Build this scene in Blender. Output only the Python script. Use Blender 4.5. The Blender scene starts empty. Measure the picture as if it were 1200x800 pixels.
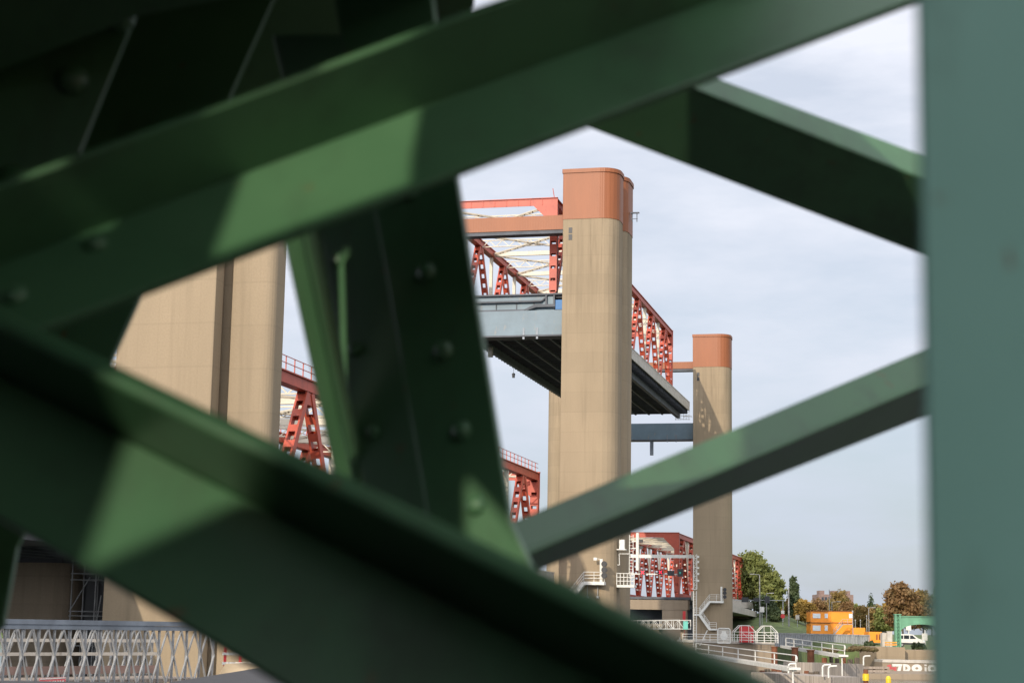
import bpy, bmesh, math, random
from math import radians, sin, cos, tan, atan2, pi, sqrt
from mathutils import Vector as V, Matrix, geometry

S = bpy.context.scene
COL = S.collection

# ------------------------------------------------------------------ camera
F_PX = 2030.0                       # focal length in pixels of a 1200 px wide frame
PITCH = math.atan(335 / F_PX)
ROLL = radians(.98)
cam_d = bpy.data.cameras.new("camera")
cam = bpy.data.objects.new("camera", cam_d)
COL.objects.link(cam)
cr, sr, cp, sp = cos(ROLL), sin(ROLL), cos(PITCH), sin(PITCH)
cam.matrix_world = Matrix(((cr, -sr, 0, 0), (-sr * sp, -cr * sp, -cp, 0), (sr * cp, cr * cp, -sp, 0), (0, 0, 0, 1)))
cam_d.sensor_width = 36
cam_d.lens = F_PX / 1200 * 36
cam_d.clip_start = .05
cam_d.clip_end = 12000
cam_d.dof.use_dof = True
cam_d.dof.focus_distance = 215
cam_d.dof.aperture_fstop = 5.0
S.camera = cam

# ------------------------------------------------------------------ sky, sun, exposure
SUN_AZ, SUN_EL = radians(24.0), radians(22.0)       # the light travels forward and a little to the right
SD = V((sin(SUN_AZ) * cos(SUN_EL), cos(SUN_AZ) * cos(SUN_EL), -sin(SUN_EL)))
world = bpy.data.worlds.new("World")
S.world = world
world.use_nodes = True
wt = world.node_tree
wt.nodes.clear()


def wn(kind, **kw):
    n = wt.nodes.new(kind)
    for k, x in kw.items():
        setattr(n, k, x)
    return n


wo = wn('ShaderNodeOutputWorld')
wb = wn('ShaderNodeBackground')
wb.inputs['Strength'].default_value = .10
sky = wn('ShaderNodeTexSky', sky_type='NISHITA', sun_disc=False)
sky.sun_elevation = SUN_EL
sky.sun_rotation = pi + SUN_AZ
sky.air_density, sky.dust_density, sky.ozone_density = 1.0, 1.5, 1.5
tc = wn('ShaderNodeTexCoord')
sep = wn('ShaderNodeSeparateXYZ')
wt.links.new(tc.outputs['Generated'], sep.inputs[0])
mp = wn('ShaderNodeMapping')
mp.inputs['Scale'].default_value = (3.2, 3.2, 11.0)
mp.inputs['Rotation'].default_value = (0, radians(6), 0)
wt.links.new(tc.outputs['Generated'], mp.inputs[0])
n1 = wn('ShaderNodeTexNoise')
n1.inputs['Scale'].default_value = 1.9
n1.inputs['Detail'].default_value = 7
n1.inputs['Roughness'].default_value = .55
wt.links.new(mp.outputs[0], n1.inputs['Vector'])
r1 = wn('ShaderNodeValToRGB')                       # how much cloud covers the blue
r1.color_ramp.elements[0].position = .34
r1.color_ramp.elements[0].color = (.62, .62, .62, 1)
r1.color_ramp.elements[1].position = .62
r1.color_ramp.elements[1].color = (.97, .97, .97, 1)
wt.links.new(n1.outputs[0], r1.inputs[0])
rc = wn('ShaderNodeValToRGB')                       # cloud brightness over elevation: a grey-blue bank low down, bright above
e = rc.color_ramp.elements
e[0].position = .0
e[0].color = (.47, .515, .60, 1)
e[1].position = .34
e[1].color = (.735, .755, .83, 1)
x = e.new(.07); x.color = (.50, .55, .64, 1)
x = e.new(.16); x.color = (.62, .655, .74, 1)
wt.links.new(sep.outputs['Z'], rc.inputs[0])
sc = wn('ShaderNodeVectorMath', operation='SCALE')
sc.inputs['Scale'].default_value = 12.9
wt.links.new(rc.outputs[0], sc.inputs[0])
mx = wn('ShaderNodeMix', data_type='RGBA')
wt.links.new(r1.outputs[0], mx.inputs['Factor'])
wt.links.new(sky.outputs[0], mx.inputs['A'])
# clouds on the sunward side are brighter than those we look at with the sun behind us
dt = wn('ShaderNodeVectorMath', operation='DOT_PRODUCT')
dt.inputs[1].default_value = -SD
wt.links.new(tc.outputs['Generated'], dt.inputs[0])
mr = wn('ShaderNodeMapRange')
mr.inputs['From Min'].default_value = -.25
mr.inputs['From Max'].default_value = 1
mr.inputs['To Min'].default_value = 1
mr.inputs['To Max'].default_value = 2.9
wt.links.new(dt.outputs['Value'], mr.inputs['Value'])
sc2 = wn('ShaderNodeVectorMath', operation='SCALE')
wt.links.new(sc.outputs[0], sc2.inputs[0])
wt.links.new(mr.outputs[0], sc2.inputs['Scale'])
wt.links.new(sc2.outputs[0], mx.inputs['B'])
wt.links.new(mx.outputs['Result'], wb.inputs[0])
wt.links.new(wb.outputs[0], wo.inputs[0])

sun_d = bpy.data.lights.new("sun", 'SUN')
sun_d.energy = 3.7
sun_d.angle = radians(.5)
sun_d.color = (1.0, .89, .74)
sun = bpy.data.objects.new("sun", sun_d)
COL.objects.link(sun)
sun.rotation_euler = SD.to_track_quat('-Z', 'Y').to_euler()

S.view_settings.view_transform = 'Standard'
S.view_settings.look = 'None'
S.view_settings.exposure = 0
S.view_settings.gamma = 1
S.cycles.use_denoising = True
S.cycles.max_bounces = 6
S.cycles.caustics_reflective = False
S.cycles.caustics_refractive = False

# ------------------------------------------------------------------ surveying helpers


def ray(px, py):
    """direction of the sight line through a point of the 1200x800 photograph"""
    a, b = px - 600, 400 - py
    xr, yr = a * cr - b * sr, a * sr + b * cr
    return V((xr, F_PX * cp - yr * sp, F_PX * sp + yr * cp))


def at(px, py, Y):
    r = ray(px, py)
    return r * (Y / r.y)


def hit(px, py, p0, n):
    r = ray(px, py)
    return r * (p0.dot(n) / r.dot(n))


_r = ray(1098, 743.6)
BETA = atan2(_r.x, _r.y)            # heading of the bridge axis
U = V((sin(BETA), cos(BETA), 0))
R_ = V((cos(BETA), -sin(BETA), 0))
O = at(655.5, 600, 207)
O.z = 0


def bw(v, u, z):                    # bridge frame -> world
    return O + R_ * v + U * u + V((0, 0, z))


def on_u(px, py, u):                # where a sight line meets the plane u = const, in bridge coordinates
    r = ray(px, py)
    p = r * ((u + O.dot(U)) / r.dot(U))
    return V(((p - O).dot(R_), u, p.z))


def on_v(px, py, v):
    r = ray(px, py)
    p = r * ((v + O.dot(R_)) / r.dot(R_))
    return V((v, (p - O).dot(U), p.z))


# ------------------------------------------------------------------ object helpers
ORG = {}


def tag(o, label, cat=None, group=None, kind=None):
    if label: o['label'] = label
    if cat: o['category'] = cat
    if group: o['group'] = group
    if kind: o['kind'] = kind
    return o


def thing(name, label, cat, base, bridge=False, group=None):
    o = bpy.data.objects.new(name, None)
    COL.objects.link(o)
    o.empty_display_size = .5
    b = V(base)
    if bridge:
        o.location = bw(*b)
        o.rotation_euler = (0, 0, -BETA)
    else:
        o.location = b
    ORG[o] = b
    return tag(o, label, cat, group)


class MB:
    def __init__(s):
        s.v, s.f = [], []

    def add(s, vs, fs):
        k = len(s.v)
        s.v += [V(q) for q in vs]
        s.f += [tuple(i + k for i in f) for f in fs]
        return s

    def hexa(s, b, t):
        return s.add(list(b) + list(t), [(3, 2, 1, 0), (4, 5, 6, 7), (0, 1, 5, 4), (1, 2, 6, 5), (2, 3, 7, 6), (3, 0, 4, 7)])

    def box(s, a, b):
        (x0, y0, z0), (x1, y1, z1) = a, b
        return s.hexa([(x0, y0, z0), (x1, y0, z0), (x1, y1, z0), (x0, y1, z0)], [(x0, y0, z1), (x1, y0, z1), (x1, y1, z1), (x0, y1, z1)])

    def bar(s, p0, p1, w, h, n=(0, 0, 1)):
        """rectangular bar; h is measured towards n, w across it"""
        p0, p1, n = V(p0), V(p1), V(n)
        d = (p1 - p0).normalized()
        a = d.cross(n)
        if a.length < 1e-6: a = d.cross(V((1, 0, 0)))
        a.normalize()
        n = a.cross(d)
        a, n = a * w / 2, n * h / 2
        q = [-a - n, a - n, a + n, -a + n]
        return s.hexa([p0 + k for k in q], [p1 + k for k in q])

    def prism(s, pts, vec):
        pts = [V(p) for p in pts]
        vec = V(vec)
        k = len(pts)
        return s.add(pts + [p + vec for p in pts], [tuple(range(k - 1, -1, -1)), tuple(range(k, 2 * k))] + [(i, (i + 1) % k, (i + 1) % k + k, i + k) for i in range(k)])

    def tube(s, p0, p1, r, seg=6, r1=None):
        p0, p1 = V(p0), V(p1)
        d = (p1 - p0).normalized()
        a = d.cross(V((0, 0, 1)))
        if a.length < 1e-4: a = V((1, 0, 0))
        a.normalize()
        b = d.cross(a)
        r1 = r if r1 is None else r1
        c = [a * cos(2 * pi * i / seg) + b * sin(2 * pi * i / seg) for i in range(seg)]
        return s.add([p0 + q * r for q in c] + [p1 + q * r1 for q in c],
                     [tuple(range(seg - 1, -1, -1)), tuple(range(seg, 2 * seg))] + [(i, (i + 1) % seg, (i + 1) % seg + seg, i + seg) for i in range(seg)])

    def path(s, pts, r, seg=6):
        for a, b in zip(pts, pts[1:]): s.tube(a, b, r, seg)
        return s

    def dome(s, c, n, r, flat=.75, seg=10, rings=4):
        c, n = V(c), V(n).normalized()
        a = n.orthogonal().normalized()
        b = n.cross(a)
        vs, fs = [], []
        for j in range(rings):
            t = pi / 2 * j / rings
            for i in range(seg):
                q = 2 * pi * i / seg
                vs.append(c + (a * cos(q) + b * sin(q)) * r * cos(t) + n * r * flat * sin(t))
        vs.append(c + n * r * flat)
        for j in range(rings - 1):
            for i in range(seg): fs.append((j * seg + i, j * seg + (i + 1) % seg, (j + 1) * seg + (i + 1) % seg, (j + 1) * seg + i))
        for i in range(seg): fs.append(((rings - 1) * seg + i, (rings - 1) * seg + (i + 1) % seg, rings * seg))
        return s.add(vs, fs)

    def build(s, name, mat, parent=None, origin=None, bridge=False, smooth=False, bevel=0, label=None):
        o0 = ORG.get(parent, V((0, 0, 0))) if parent is not None else V(origin or (0, 0, 0))
        me = bpy.data.meshes.new(name)
        me.from_pydata([q - o0 for q in s.v], [], s.f)
        bm = bmesh.new()
        bm.from_mesh(me)
        bmesh.ops.recalc_face_normals(bm, faces=bm.faces)
        bm.to_mesh(me)
        bm.free()
        me.materials.append(mat)
        if smooth:
            for p in me.polygons: p.use_smooth = True
        o = bpy.data.objects.new(name, me)
        COL.objects.link(o)
        if bevel:
            m = o.modifiers.new("edge", 'BEVEL')
            m.width = bevel
            m.segments = 2
            m.limit_method = 'ANGLE'
            m.angle_limit = radians(35)
        if parent is not None:
            o.parent = parent
            ORG[o] = o0
        else:
            o.location = bw(*o0) if bridge else o0
            if bridge: o.rotation_euler = (0, 0, -BETA)
        if label: o['label'] = label
        return o


def copy_tree(o, parent=None):
    c = o.copy()
    COL.objects.link(c)
    if parent is not None: c.parent = parent
    for ch in list(o.children): copy_tree(ch, c)
    return c


# ------------------------------------------------------------------ materials


def mat_base(name, rough=.6, metal=0, spec=.5):
    m = bpy.data.materials.new(name)
    m.use_nodes = True
    t = m.node_tree
    b = t.nodes['Principled BSDF']
    b.inputs['Roughness'].default_value = rough
    b.inputs['Metallic'].default_value = metal
    b.inputs['Specular IOR Level'].default_value = spec
    return m, t, b


def noise(t, scale, stretch=(1, 1, 1), detail=5, rough=.55):
    c = t.nodes.new('ShaderNodeTexCoord')
    m = t.nodes.new('ShaderNodeMapping')
    m.inputs['Scale'].default_value = stretch
    n = t.nodes.new('ShaderNodeTexNoise')
    n.inputs['Scale'].default_value = scale
    n.inputs['Detail'].default_value = detail
    n.inputs['Roughness'].default_value = rough
    t.links.new(c.outputs['Object'], m.inputs[0])
    t.links.new(m.outputs[0], n.inputs['Vector'])
    return n.outputs[0]


def ramp(t, fac, stops):
    r = t.nodes.new('ShaderNodeValToRGB')
    e = r.color_ramp.elements
    while len(e) < len(stops): e.new(.5)
    for k, (p, c) in zip(e, stops):
        k.position = p
        k.color = (*c, 1) if len(c) == 3 else c
    t.links.new(fac, r.inputs[0])
    return r.outputs[0]


def mix(t, fac, a, b, mode='MIX'):
    m = t.nodes.new('ShaderNodeMix')
    m.data_type = 'RGBA'
    m.blend_type = mode
    for sock, x in (('Factor', fac), ('A', a), ('B', b)):
        if isinstance(x, (int, float)): m.inputs[sock].default_value = x
        elif isinstance(x, tuple): m.inputs[sock].default_value = (*x, 1)
        else: t.links.new(x, m.inputs[sock])
    return m.outputs['Result']


def bump(t, b, h, strength=.3, dist=.02):
    n = t.nodes.new('ShaderNodeBump')
    n.inputs['Strength'].default_value = strength
    n.inputs['Distance'].default_value = dist
    t.links.new(h, n.inputs['Height'])
    t.links.new(n.outputs[0], b.inputs['Normal'])


def plain(name, col, var=.18, scale=1.5, stretch=(1, 1, 1), rough=.55, metal=0, dirt=None, bmp=0):
    """paint or coating with soft uneven wear"""
    m, t, b = mat_base(name, rough, metal)
    n = noise(t, scale, stretch)
    lo = tuple(c * (1 - var) for c in col)
    hi = tuple(min(1, c * (1 + var)) for c in col)
    c = ramp(t, n, [(.3, lo), (.7, hi)])
    if dirt:
        d = noise(t, scale * 2.7, (stretch[0], stretch[1], stretch[2] * .35), 6, .65)
        f = ramp(t, d, [(.58, (0, 0, 0)), (.72, (.75, .75, .75))])
        c = mix(t, f, c, dirt)
    t.links.new(c, b.inputs['Base Color'])
    if bmp: bump(t, b, n, bmp)
    return m


def concrete(name, col, lift=2.4, stain=.35, board=True, drips=False):
    m, t, b = mat_base(name, .85, 0, .25)
    big = noise(t, .22, (1, 1, .45), 5)
    streak = noise(t, 1.1, (1, 1, .05), 4, .6)
    fine = noise(t, 9, (1, 1, 1), 6, .7)
    c = ramp(t, big, [(.25, tuple(k * .84 for k in col)), (.75, tuple(min(1, k * 1.12) for k in col))])
    c = mix(t, ramp(t, streak, [(.52, (0, 0, 0)), (.75, (stain,) * 3)]), c, tuple(k * .55 for k in col))
    c = mix(t, ramp(t, fine, [(.35, (.35, .35, .35)), (.6, (0, 0, 0))]), c, tuple(k * .72 for k in col))
    co = t.nodes.new('ShaderNodeTexCoord')
    se = t.nodes.new('ShaderNodeSeparateXYZ')
    t.links.new(co.outputs['Object'], se.inputs[0])

    def line(out, period, width):
        a = t.nodes.new('ShaderNodeMath'); a.operation = 'DIVIDE'; a.inputs[1].default_value = period
        t.links.new(out, a.inputs[0])
        f = t.nodes.new('ShaderNodeMath'); f.operation = 'FRACT'
        t.links.new(a.outputs[0], f.inputs[0])
        g = t.nodes.new('ShaderNodeMath'); g.operation = 'LESS_THAN'; g.inputs[1].default_value = width / period
        t.links.new(f.outputs[0], g.inputs[0])
        return g.outputs[0]
    if drips:
        # rain streaks running down from the metal cap
        zr = t.nodes.new('ShaderNodeMapRange')
        zr.inputs['From Min'].default_value, zr.inputs['From Max'].default_value = 41, 55
        t.links.new(se.outputs['Z'], zr.inputs['Value'])
        dr = noise(t, 2.4, (1, 1, .035), 4, .6)
        mm_ = t.nodes.new('ShaderNodeMath'); mm_.operation = 'MULTIPLY'
        t.links.new(ramp(t, dr, [(.5, (0, 0, 0)), (.66, (.75,) * 3)]), mm_.inputs[0])
        t.links.new(zr.outputs[0], mm_.inputs[1])
        c = mix(t, mm_.outputs[0], c, tuple(k * .42 for k in col))
    if board:
        # each pour of concrete has its own tone
        a = t.nodes.new('ShaderNodeMath'); a.operation = 'DIVIDE'; a.inputs[1].default_value = lift
        t.links.new(se.outputs['Z'], a.inputs[0])
        fl = t.nodes.new('ShaderNodeMath'); fl.operation = 'FLOOR'
        t.links.new(a.outputs[0], fl.inputs[0])
        wnz = t.nodes.new('ShaderNodeTexWhiteNoise'); wnz.noise_dimensions = '1D'
        t.links.new(fl.outputs[0], wnz.inputs['W'])
        c = mix(t, ramp(t, wnz.outputs['Value'], [(0, (0, 0, 0)), (1, (.3,) * 3)]), c, tuple(k * .72 for k in col))
        l = line(se.outputs['Z'], lift, .11)
        k = t.nodes.new('ShaderNodeMath'); k.operation = 'MULTIPLY'; k.inputs[1].default_value = .13
        t.links.new(l, k.inputs[0])
        c = mix(t, k.outputs[0], c, tuple(q * .5 for q in col))
        l2 = line(se.outputs['X'], 1.2, .06)
        k2 = t.nodes.new('ShaderNodeMath'); k2.operation = 'MULTIPLY'; k2.inputs[1].default_value = .07
        t.links.new(l2, k2.inputs[0])
        c = mix(t, k2.outputs[0], c, tuple(q * .5 for q in col))
    t.links.new(c, b.inputs['Base Color'])
    bump(t, b, fine, .35, .03)
    return m


def clad(name, col):
    """profiled metal sheet with upright ribs"""
    m, t, b = mat_base(name, .5, 0, .4)
    w = t.nodes.new('ShaderNodeTexWave')
    w.wave_type, w.bands_direction, w.wave_profile = 'BANDS', 'DIAGONAL', 'TRI'
    co = t.nodes.new('ShaderNodeTexCoord')
    mm = t.nodes.new('ShaderNodeMapping')
    mm.inputs['Scale'].default_value = (1, 1, 0)
    t.links.new(co.outputs['Object'], mm.inputs[0])
    t.links.new(mm.outputs[0], w.inputs['Vector'])
    w.inputs['Scale'].default_value = 1.9
    n = noise(t, .5, (1, 1, .2))
    c = ramp(t, n, [(.3, tuple(k * .9 for k in col)), (.7, tuple(min(1, k * 1.07) for k in col))])
    t.links.new(c, b.inputs['Base Color'])
    bump(t, b, w.outputs[0], .16, .05)
    return m


def green_paint(name, lo=(.040, .108, .049), hi=(.069, .158, .072)):
    m, t, b = mat_base(name, .34, 0, .5)
    n = noise(t, 2.2, (1, 1, 1), 6)
    f = noise(t, 42, (1, 1, 1), 4, .6)
    c = ramp(t, n, [(.25, lo), (.75, hi)])
    grime = noise(t, 5.5, (1, 1, .4), 6, .7)
    c = mix(t, ramp(t, grime, [(.5, (0, 0, 0)), (.72, (.55, .55, .55))]), c, (.035, .05, .03))
    spots = noise(t, 22, (1, 1, 1), 4, .6)
    c = mix(t, ramp(t, spots, [(.68, (0, 0, 0)), (.73, (.8, .8, .8))]), c, (.12, .055, .022))
    t.links.new(c, b.inputs['Base Color'])
    t.links.new(ramp(t, n, [(.3, (.28,) * 3), (.7, (.46,) * 3)]), b.inputs['Roughness'])
    bump(t, b, f, .10, .004)
    return m


def leafmat(name, a, b_, c_):
    m, t, b = mat_base(name, .6, 0, .25)
    n = noise(t, .35, (1, 1, 1), 3)
    n2 = noise(t, 2.3, (1, 1, 1), 2)
    c = ramp(t, n, [(.3, a), (.52, b_), (.72, c_)])
    c = mix(t, ramp(t, n2, [(.4, (0, 0, 0)), (.65, (.5,) * 3)]), c, tuple(k * .6 for k in b_))
    t.links.new(c, b.inputs['Base Color'])
    tr = t.nodes.new('ShaderNodeBsdfTranslucent')
    t.links.new(c, tr.inputs['Color'])
    ms = t.nodes.new('ShaderNodeMixShader')
    ms.inputs[0].default_value = .35
    t.links.new(b.outputs[0], ms.inputs[1])
    t.links.new(tr.outputs[0], ms.inputs[2])
    t.links.new(ms.outputs[0], t.nodes['Material Output'].inputs['Surface'])
    return m


M = dict(
    green=green_paint("old green bridge paint"),
    teal=green_paint("green bridge paint tinted by skylight", (.15, .335, .285), (.19, .395, .335)),  # old green lightened and tinted so the near post shows sky light
    conc=concrete("tower concrete", (.305, .235, .152), stain=.6, drips=True),
    conc_d=concrete("weathered concrete", (.30, .235, .165), 1.6, .6),
    orange=clad("orange ribbed cladding", (.25, .080, .026)),
    red=plain("red bridge paint", (.43, .072, .036), .15, .8, rough=.5, dirt=(.16, .03, .02)),
    cream=plain("cream bridge paint", (.56, .50, .385), .1, .8, rough=.55, dirt=(.4, .33, .24)),
    bluegrey=plain("blue grey girder paint", (.115, .165, .195), .12, .5, rough=.5, dirt=(.20, .19, .17)),
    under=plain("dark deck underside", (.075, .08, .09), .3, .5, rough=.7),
    fascia=plain("pale parapet", (.44, .40, .34), .15, 1.2, rough=.6, dirt=(.2, .17, .14)),
    white=plain("white railing paint", (.62, .60, .54), .1, 2, rough=.5, dirt=(.45, .38, .28)),
    grey=plain("grey painted metal", (.30, .31, .31), .1, 1, rough=.5),
    galv=plain("galvanised steel", (.26, .26, .255), .25, 1.6, rough=.5, metal=.15, dirt=(.20, .15, .10)),
    galv_d=plain("dull steel chord", (.17, .19, .215), .25, 1.2, rough=.5, metal=.3),
    dark=plain("black signal casing", (.015, .016, .018), .2, 2, rough=.5),
    redlit=plain("signal red paint", (.50, .025, .025), .1, 2, rough=.45),
    rust=plain("rusty steel pile", (.16, .055, .022), .35, 1.5, rough=.8),
    timber=plain("grey timber planking", (.27, .22, .175), .35, 1.2, (6, 6, .3), rough=.85, dirt=(.10, .08, .06)),
    asphalt=plain("dark asphalt", (.035, .035, .037), .2, 3, rough=.9),
    sand=plain("sandy soil", (.34, .26, .16), .3, .8, rough=.95, dirt=(.16, .13, .07), bmp=.5),
    grass=plain("mown grass", (.085, .115, .035), .35, .5, rough=.9, dirt=(.13, .12, .05), bmp=.6),
    contain=plain("orange cabin paint", (.80, .27, .015), .07, .7, rough=.45),
    glass=plain("bright window", (.62, .66, .68), .1, .4, rough=.2),
    winglass=plain("dark car glass", (.02, .025, .03), .1, 1, rough=.08),
    brickred=plain("red brick wall", (.19, .125, .105), .25, 1.2, rough=.85),
    yellow=plain("yellow bollard paint", (.72, .48, .02), .12, 2, rough=.45, dirt=(.3, .2, .05)),
    pgreen=plain("bright green steel", (.12, .29, .17), .18, 1.0, rough=.45),
    tyre=plain("tyre rubber", (.015, .015, .015), .1, 3, rough=.8),
    bark=plain("tree bark", (.09, .07, .05), .3, 2, (4, 4, .4), rough=.9),
)

# ------------------------------------------------------------------ ground and water
MB().add([(-4000, -300, -5.6), (4000, -300, -5.6), (4000, 8000, -5.6), (-4000, 8000, -5.6)], [(0, 1, 2, 3)])
wm, wtt, wbb = mat_base("river water", .12, 0, .5)
wbb.inputs['Base Color'].default_value = (.045, .055, .045, 1)
bump(wtt, wbb, noise(wtt, .9, (1, .6, 1), 5), .5, .12)
wat = MB().add([(-4000, -300, -5.6), (4000, -300, -5.6), (4000, 8000, -5.6), (-4000, 8000, -5.6)], [(0, 1, 2, 3)]).build("water", wm)
tag(wat, "grey green river water around the tower feet", kind='structure')


def smooth(x):
    x = max(0, min(1, x))
    return x * x * (3 - 2 * x)


def land_h(x, y):
    """height of the far bank: a quay terrace, a yard behind it, the approach embankment of the bridge"""
    h = -2.3 + 1.9 * smooth((y - 285) / 50)
    p = V((x, y, 0)) - O
    v, u = p.dot(R_), p.dot(U)
    bank = smooth((u - 196) / 40) * smooth(1 - (v - 2.5) / 19) * smooth((v + 42) / 20)
    return h + 5.0 * bank * (1 - smooth((u - 262) / 60))


LX, LY = [], []
xs = [-900 + 60 * i for i in range(16)] + [6 * i for i in range(0, 30)] + [180 + 80 * i for i in range(20)]
ys = [232 + 6 * i for i in range(40)] + [480 + 60 * i for i in range(20)] + [1800, 2600, 4000, 7500]
lv, lf, idx = [], [], {}
for i, x in enumerate(xs):
    for j, y in enumerate(ys):
        idx[i, j] = len(lv)
        lv.append((x, y, land_h(x, y)))


def is_land(x, y):
    p = V((x, y, 0)) - O
    v, u = p.dot(R_), p.dot(U)
    if u > 196: return True
    return v > 24 and y >= 270 or x > 51 and y >= 256


for i in range(len(xs) - 1):
    for j in range(len(ys) - 1):
        if is_land((xs[i] + xs[i + 1]) / 2, (ys[j] + ys[j + 1]) / 2):
            lf.append((idx[i, j], idx[i + 1, j], idx[i + 1, j + 1], idx[i, j + 1]))
# give the bank a face down to the water
edge = {}
for f in lf:
    for a, b in zip(f, f[1:] + f[:1]):
        if (b, a) in edge: del edge[b, a]
        else: edge[a, b] = 1
low = {}
for a, b in edge:
    for k in (a, b):
        if k not in low:
            low[k] = len(lv)
            lv.append((lv[k][0], lv[k][1], -7))
    lf.append((b, a, low[a], low[b]))
gm = M['grass']
bank = MB().add(lv, lf).build("ground", gm, smooth=True)
tag(bank, "grassy far bank rising to the bridge approach", kind='structure')
# near bank where the photographer stands, in the shade of the old bridge
nb = MB()
nb.prism([(-260, -280, -1.7), (220, -280, -1.7), (220, 33, -1.7), (5, 33.5, -1.7), (5, 34, -1.7), (1.5, 40, -1.7), (1.5, 76, -1.7), (-9.6, 76, -1.7), (-9.6, 50, -1.7), (-80, 40, -1.7), (-260, 40, -1.7)], (0, 0, -5.5))
tag(nb.build("quay", M['asphalt']), "dark paved near quay below the old green bridge", kind='structure')


# ------------------------------------------------------------------ concrete towers


def outline(pts, arc=6):
    """polygon with rounded corners: (v, u, radius)"""
    out = []
    n = len(pts)
    for i, (x, y, r) in enumerate(pts):
        p = V((x, y))
        if r <= 0:
            out.append((x, y)); continue
        a = (V(pts[i - 1][:2]) - p).normalized()
        b = (V(pts[(i + 1) % n][:2]) - p).normalized()
        ang = a.angle(b)
        d = r / tan(ang / 2)
        c = p + (a + b).normalized() * (r / sin(ang / 2))
        s, e_ = p + a * d - c, p + b * d - c
        th0, th1 = atan2(s.y, s.x), atan2(e_.y, e_.x)
        dt = (th1 - th0 + pi) % (2 * pi) - pi
        for k in range(arc + 1):
            t = th0 + dt * k / arc
            out.append((c.x + r * cos(t), c.y + r * sin(t)))
    return out


def grow(poly, d):
    c = V((sum(p[0] for p in poly) / len(poly), sum(p[1] for p in poly) / len(poly)))
    ex = max(abs(p[0] - c.x) for p in poly); ey = max(abs(p[1] - c.y) for p in poly)
    return [(c.x + (p[0] - c.x) * (1 + d / ex), c.y + (p[1] - c.y) * (1 + d / ey)) for p in poly]


def tower(label, base, lobes, slot=True):
    """lobes: list of (outline, z of concrete top, z of cladding top) in (v, u) relative to base"""
    t = thing("concrete_tower", label, "bridge tower", (base[0], base[1], -5.6), True, "concrete towers of the lift bridge")
    for poly, zc, zt in lobes:
        w = [(base[0] + a, base[1] + b) for a, b in poly]
        MB().prism([(a, b, -7) for a, b in w], (0, 0, zc + 7)).build("shaft", M['conc'], t)
        g = grow(w, .05)
        MB().prism([(a, b, zc + .003) for a, b in g], (0, 0, zt - zc - .5)).build("cladding", M['orange'], t)
        g2 = grow(w, .16)
        MB().prism([(a, b, zt - .5) for a, b in g2], (0, 0, .5)).build("coping", M['orange'], t)
    if slot:
        zc = lobes[0][1]
        x0 = base[0] + slot
        m = MB()
        m.box((x0 - .22, base[1] - .03, zc - 2.6), (x0 + .22, base[1] + .2, zc - 1.9))
        m.box((x0 - .22, base[1] - .03, zc - 1.75), (x0 + .22, base[1] + .2, zc - 1.05))
        m.build("window_slot", M['dark'], t)
    return t


front = outline([(0, 0, .06), (6.75, 0, 2.2), (6.75, 5.6, 2.0), (0, 5.6, .06)])
rear = outline([(0, 6.4, .06), (6.7, 6.4, 2.3), (6.7, 13.2, 2.3), (0, 13.4, .06)])
link = [(0, 5.5), (5.6, 5.5), (5.6, 6.5), (0, 6.5)]
tower("tall central concrete tower with orange cap, a second lobe close behind it", (0, 0),
      [(front, 49.4, 55.7), (rear, 49.4, 56.4), (link, 49.0, 54.0)], slot=.95)
tower("far concrete tower with orange cap at the right end of the lifted span", (0, 118),
      [(outline([(0, 0, .06), (6.8, 0, 2.2), (6.8, 6.2, 2.2), (0, 6.4, .06)]), 48.8, 55.0)], slot=1.0)
mir = lambda P: [(-a, b) for a, b in reversed(P)]
tower("concrete tower mostly hidden behind the central tower, only its plain left edge showing", (-20.4, 118),
      [(mir(outline([(0, 0, .06), (7.7, 0, 2.3), (7.7, 6.4, 2.3), (0, 6.4, .06)])), 48.8, 55.0)], slot=None)
tower("concrete tower hidden by the riveted green column, left partner of the central tower", (-20.4, 0),
      [(mir(front), 49.4, 55.7), (mir(rear), 49.4, 56.4), (mir(link), 49.0, 54.0)], slot=None)
A_pl = outline([(0, 0, .05), (5.7, 0, .05), (5.7, 1.0, 0), (5.4, 1.8, 0), (6.15, 1.8, 0), (6.15, 1.2, .05), (8.6, 1.2, .6), (8.6, 3.4, .8), (5.6, 3.6, 0), (5.6, 7, .1), (0, 7, .05)])
tower("huge nearest concrete tower with a shaded vertical groove, left of the riveted column", (0, -116.4), [(A_pl, 49.4, 55.7)], slot=None)
tower("outlying concrete tower past the left edge of the view", (-20.4, -116.4), [(mir(A_pl), 49.4, 55.7)], slot=None)

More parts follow.
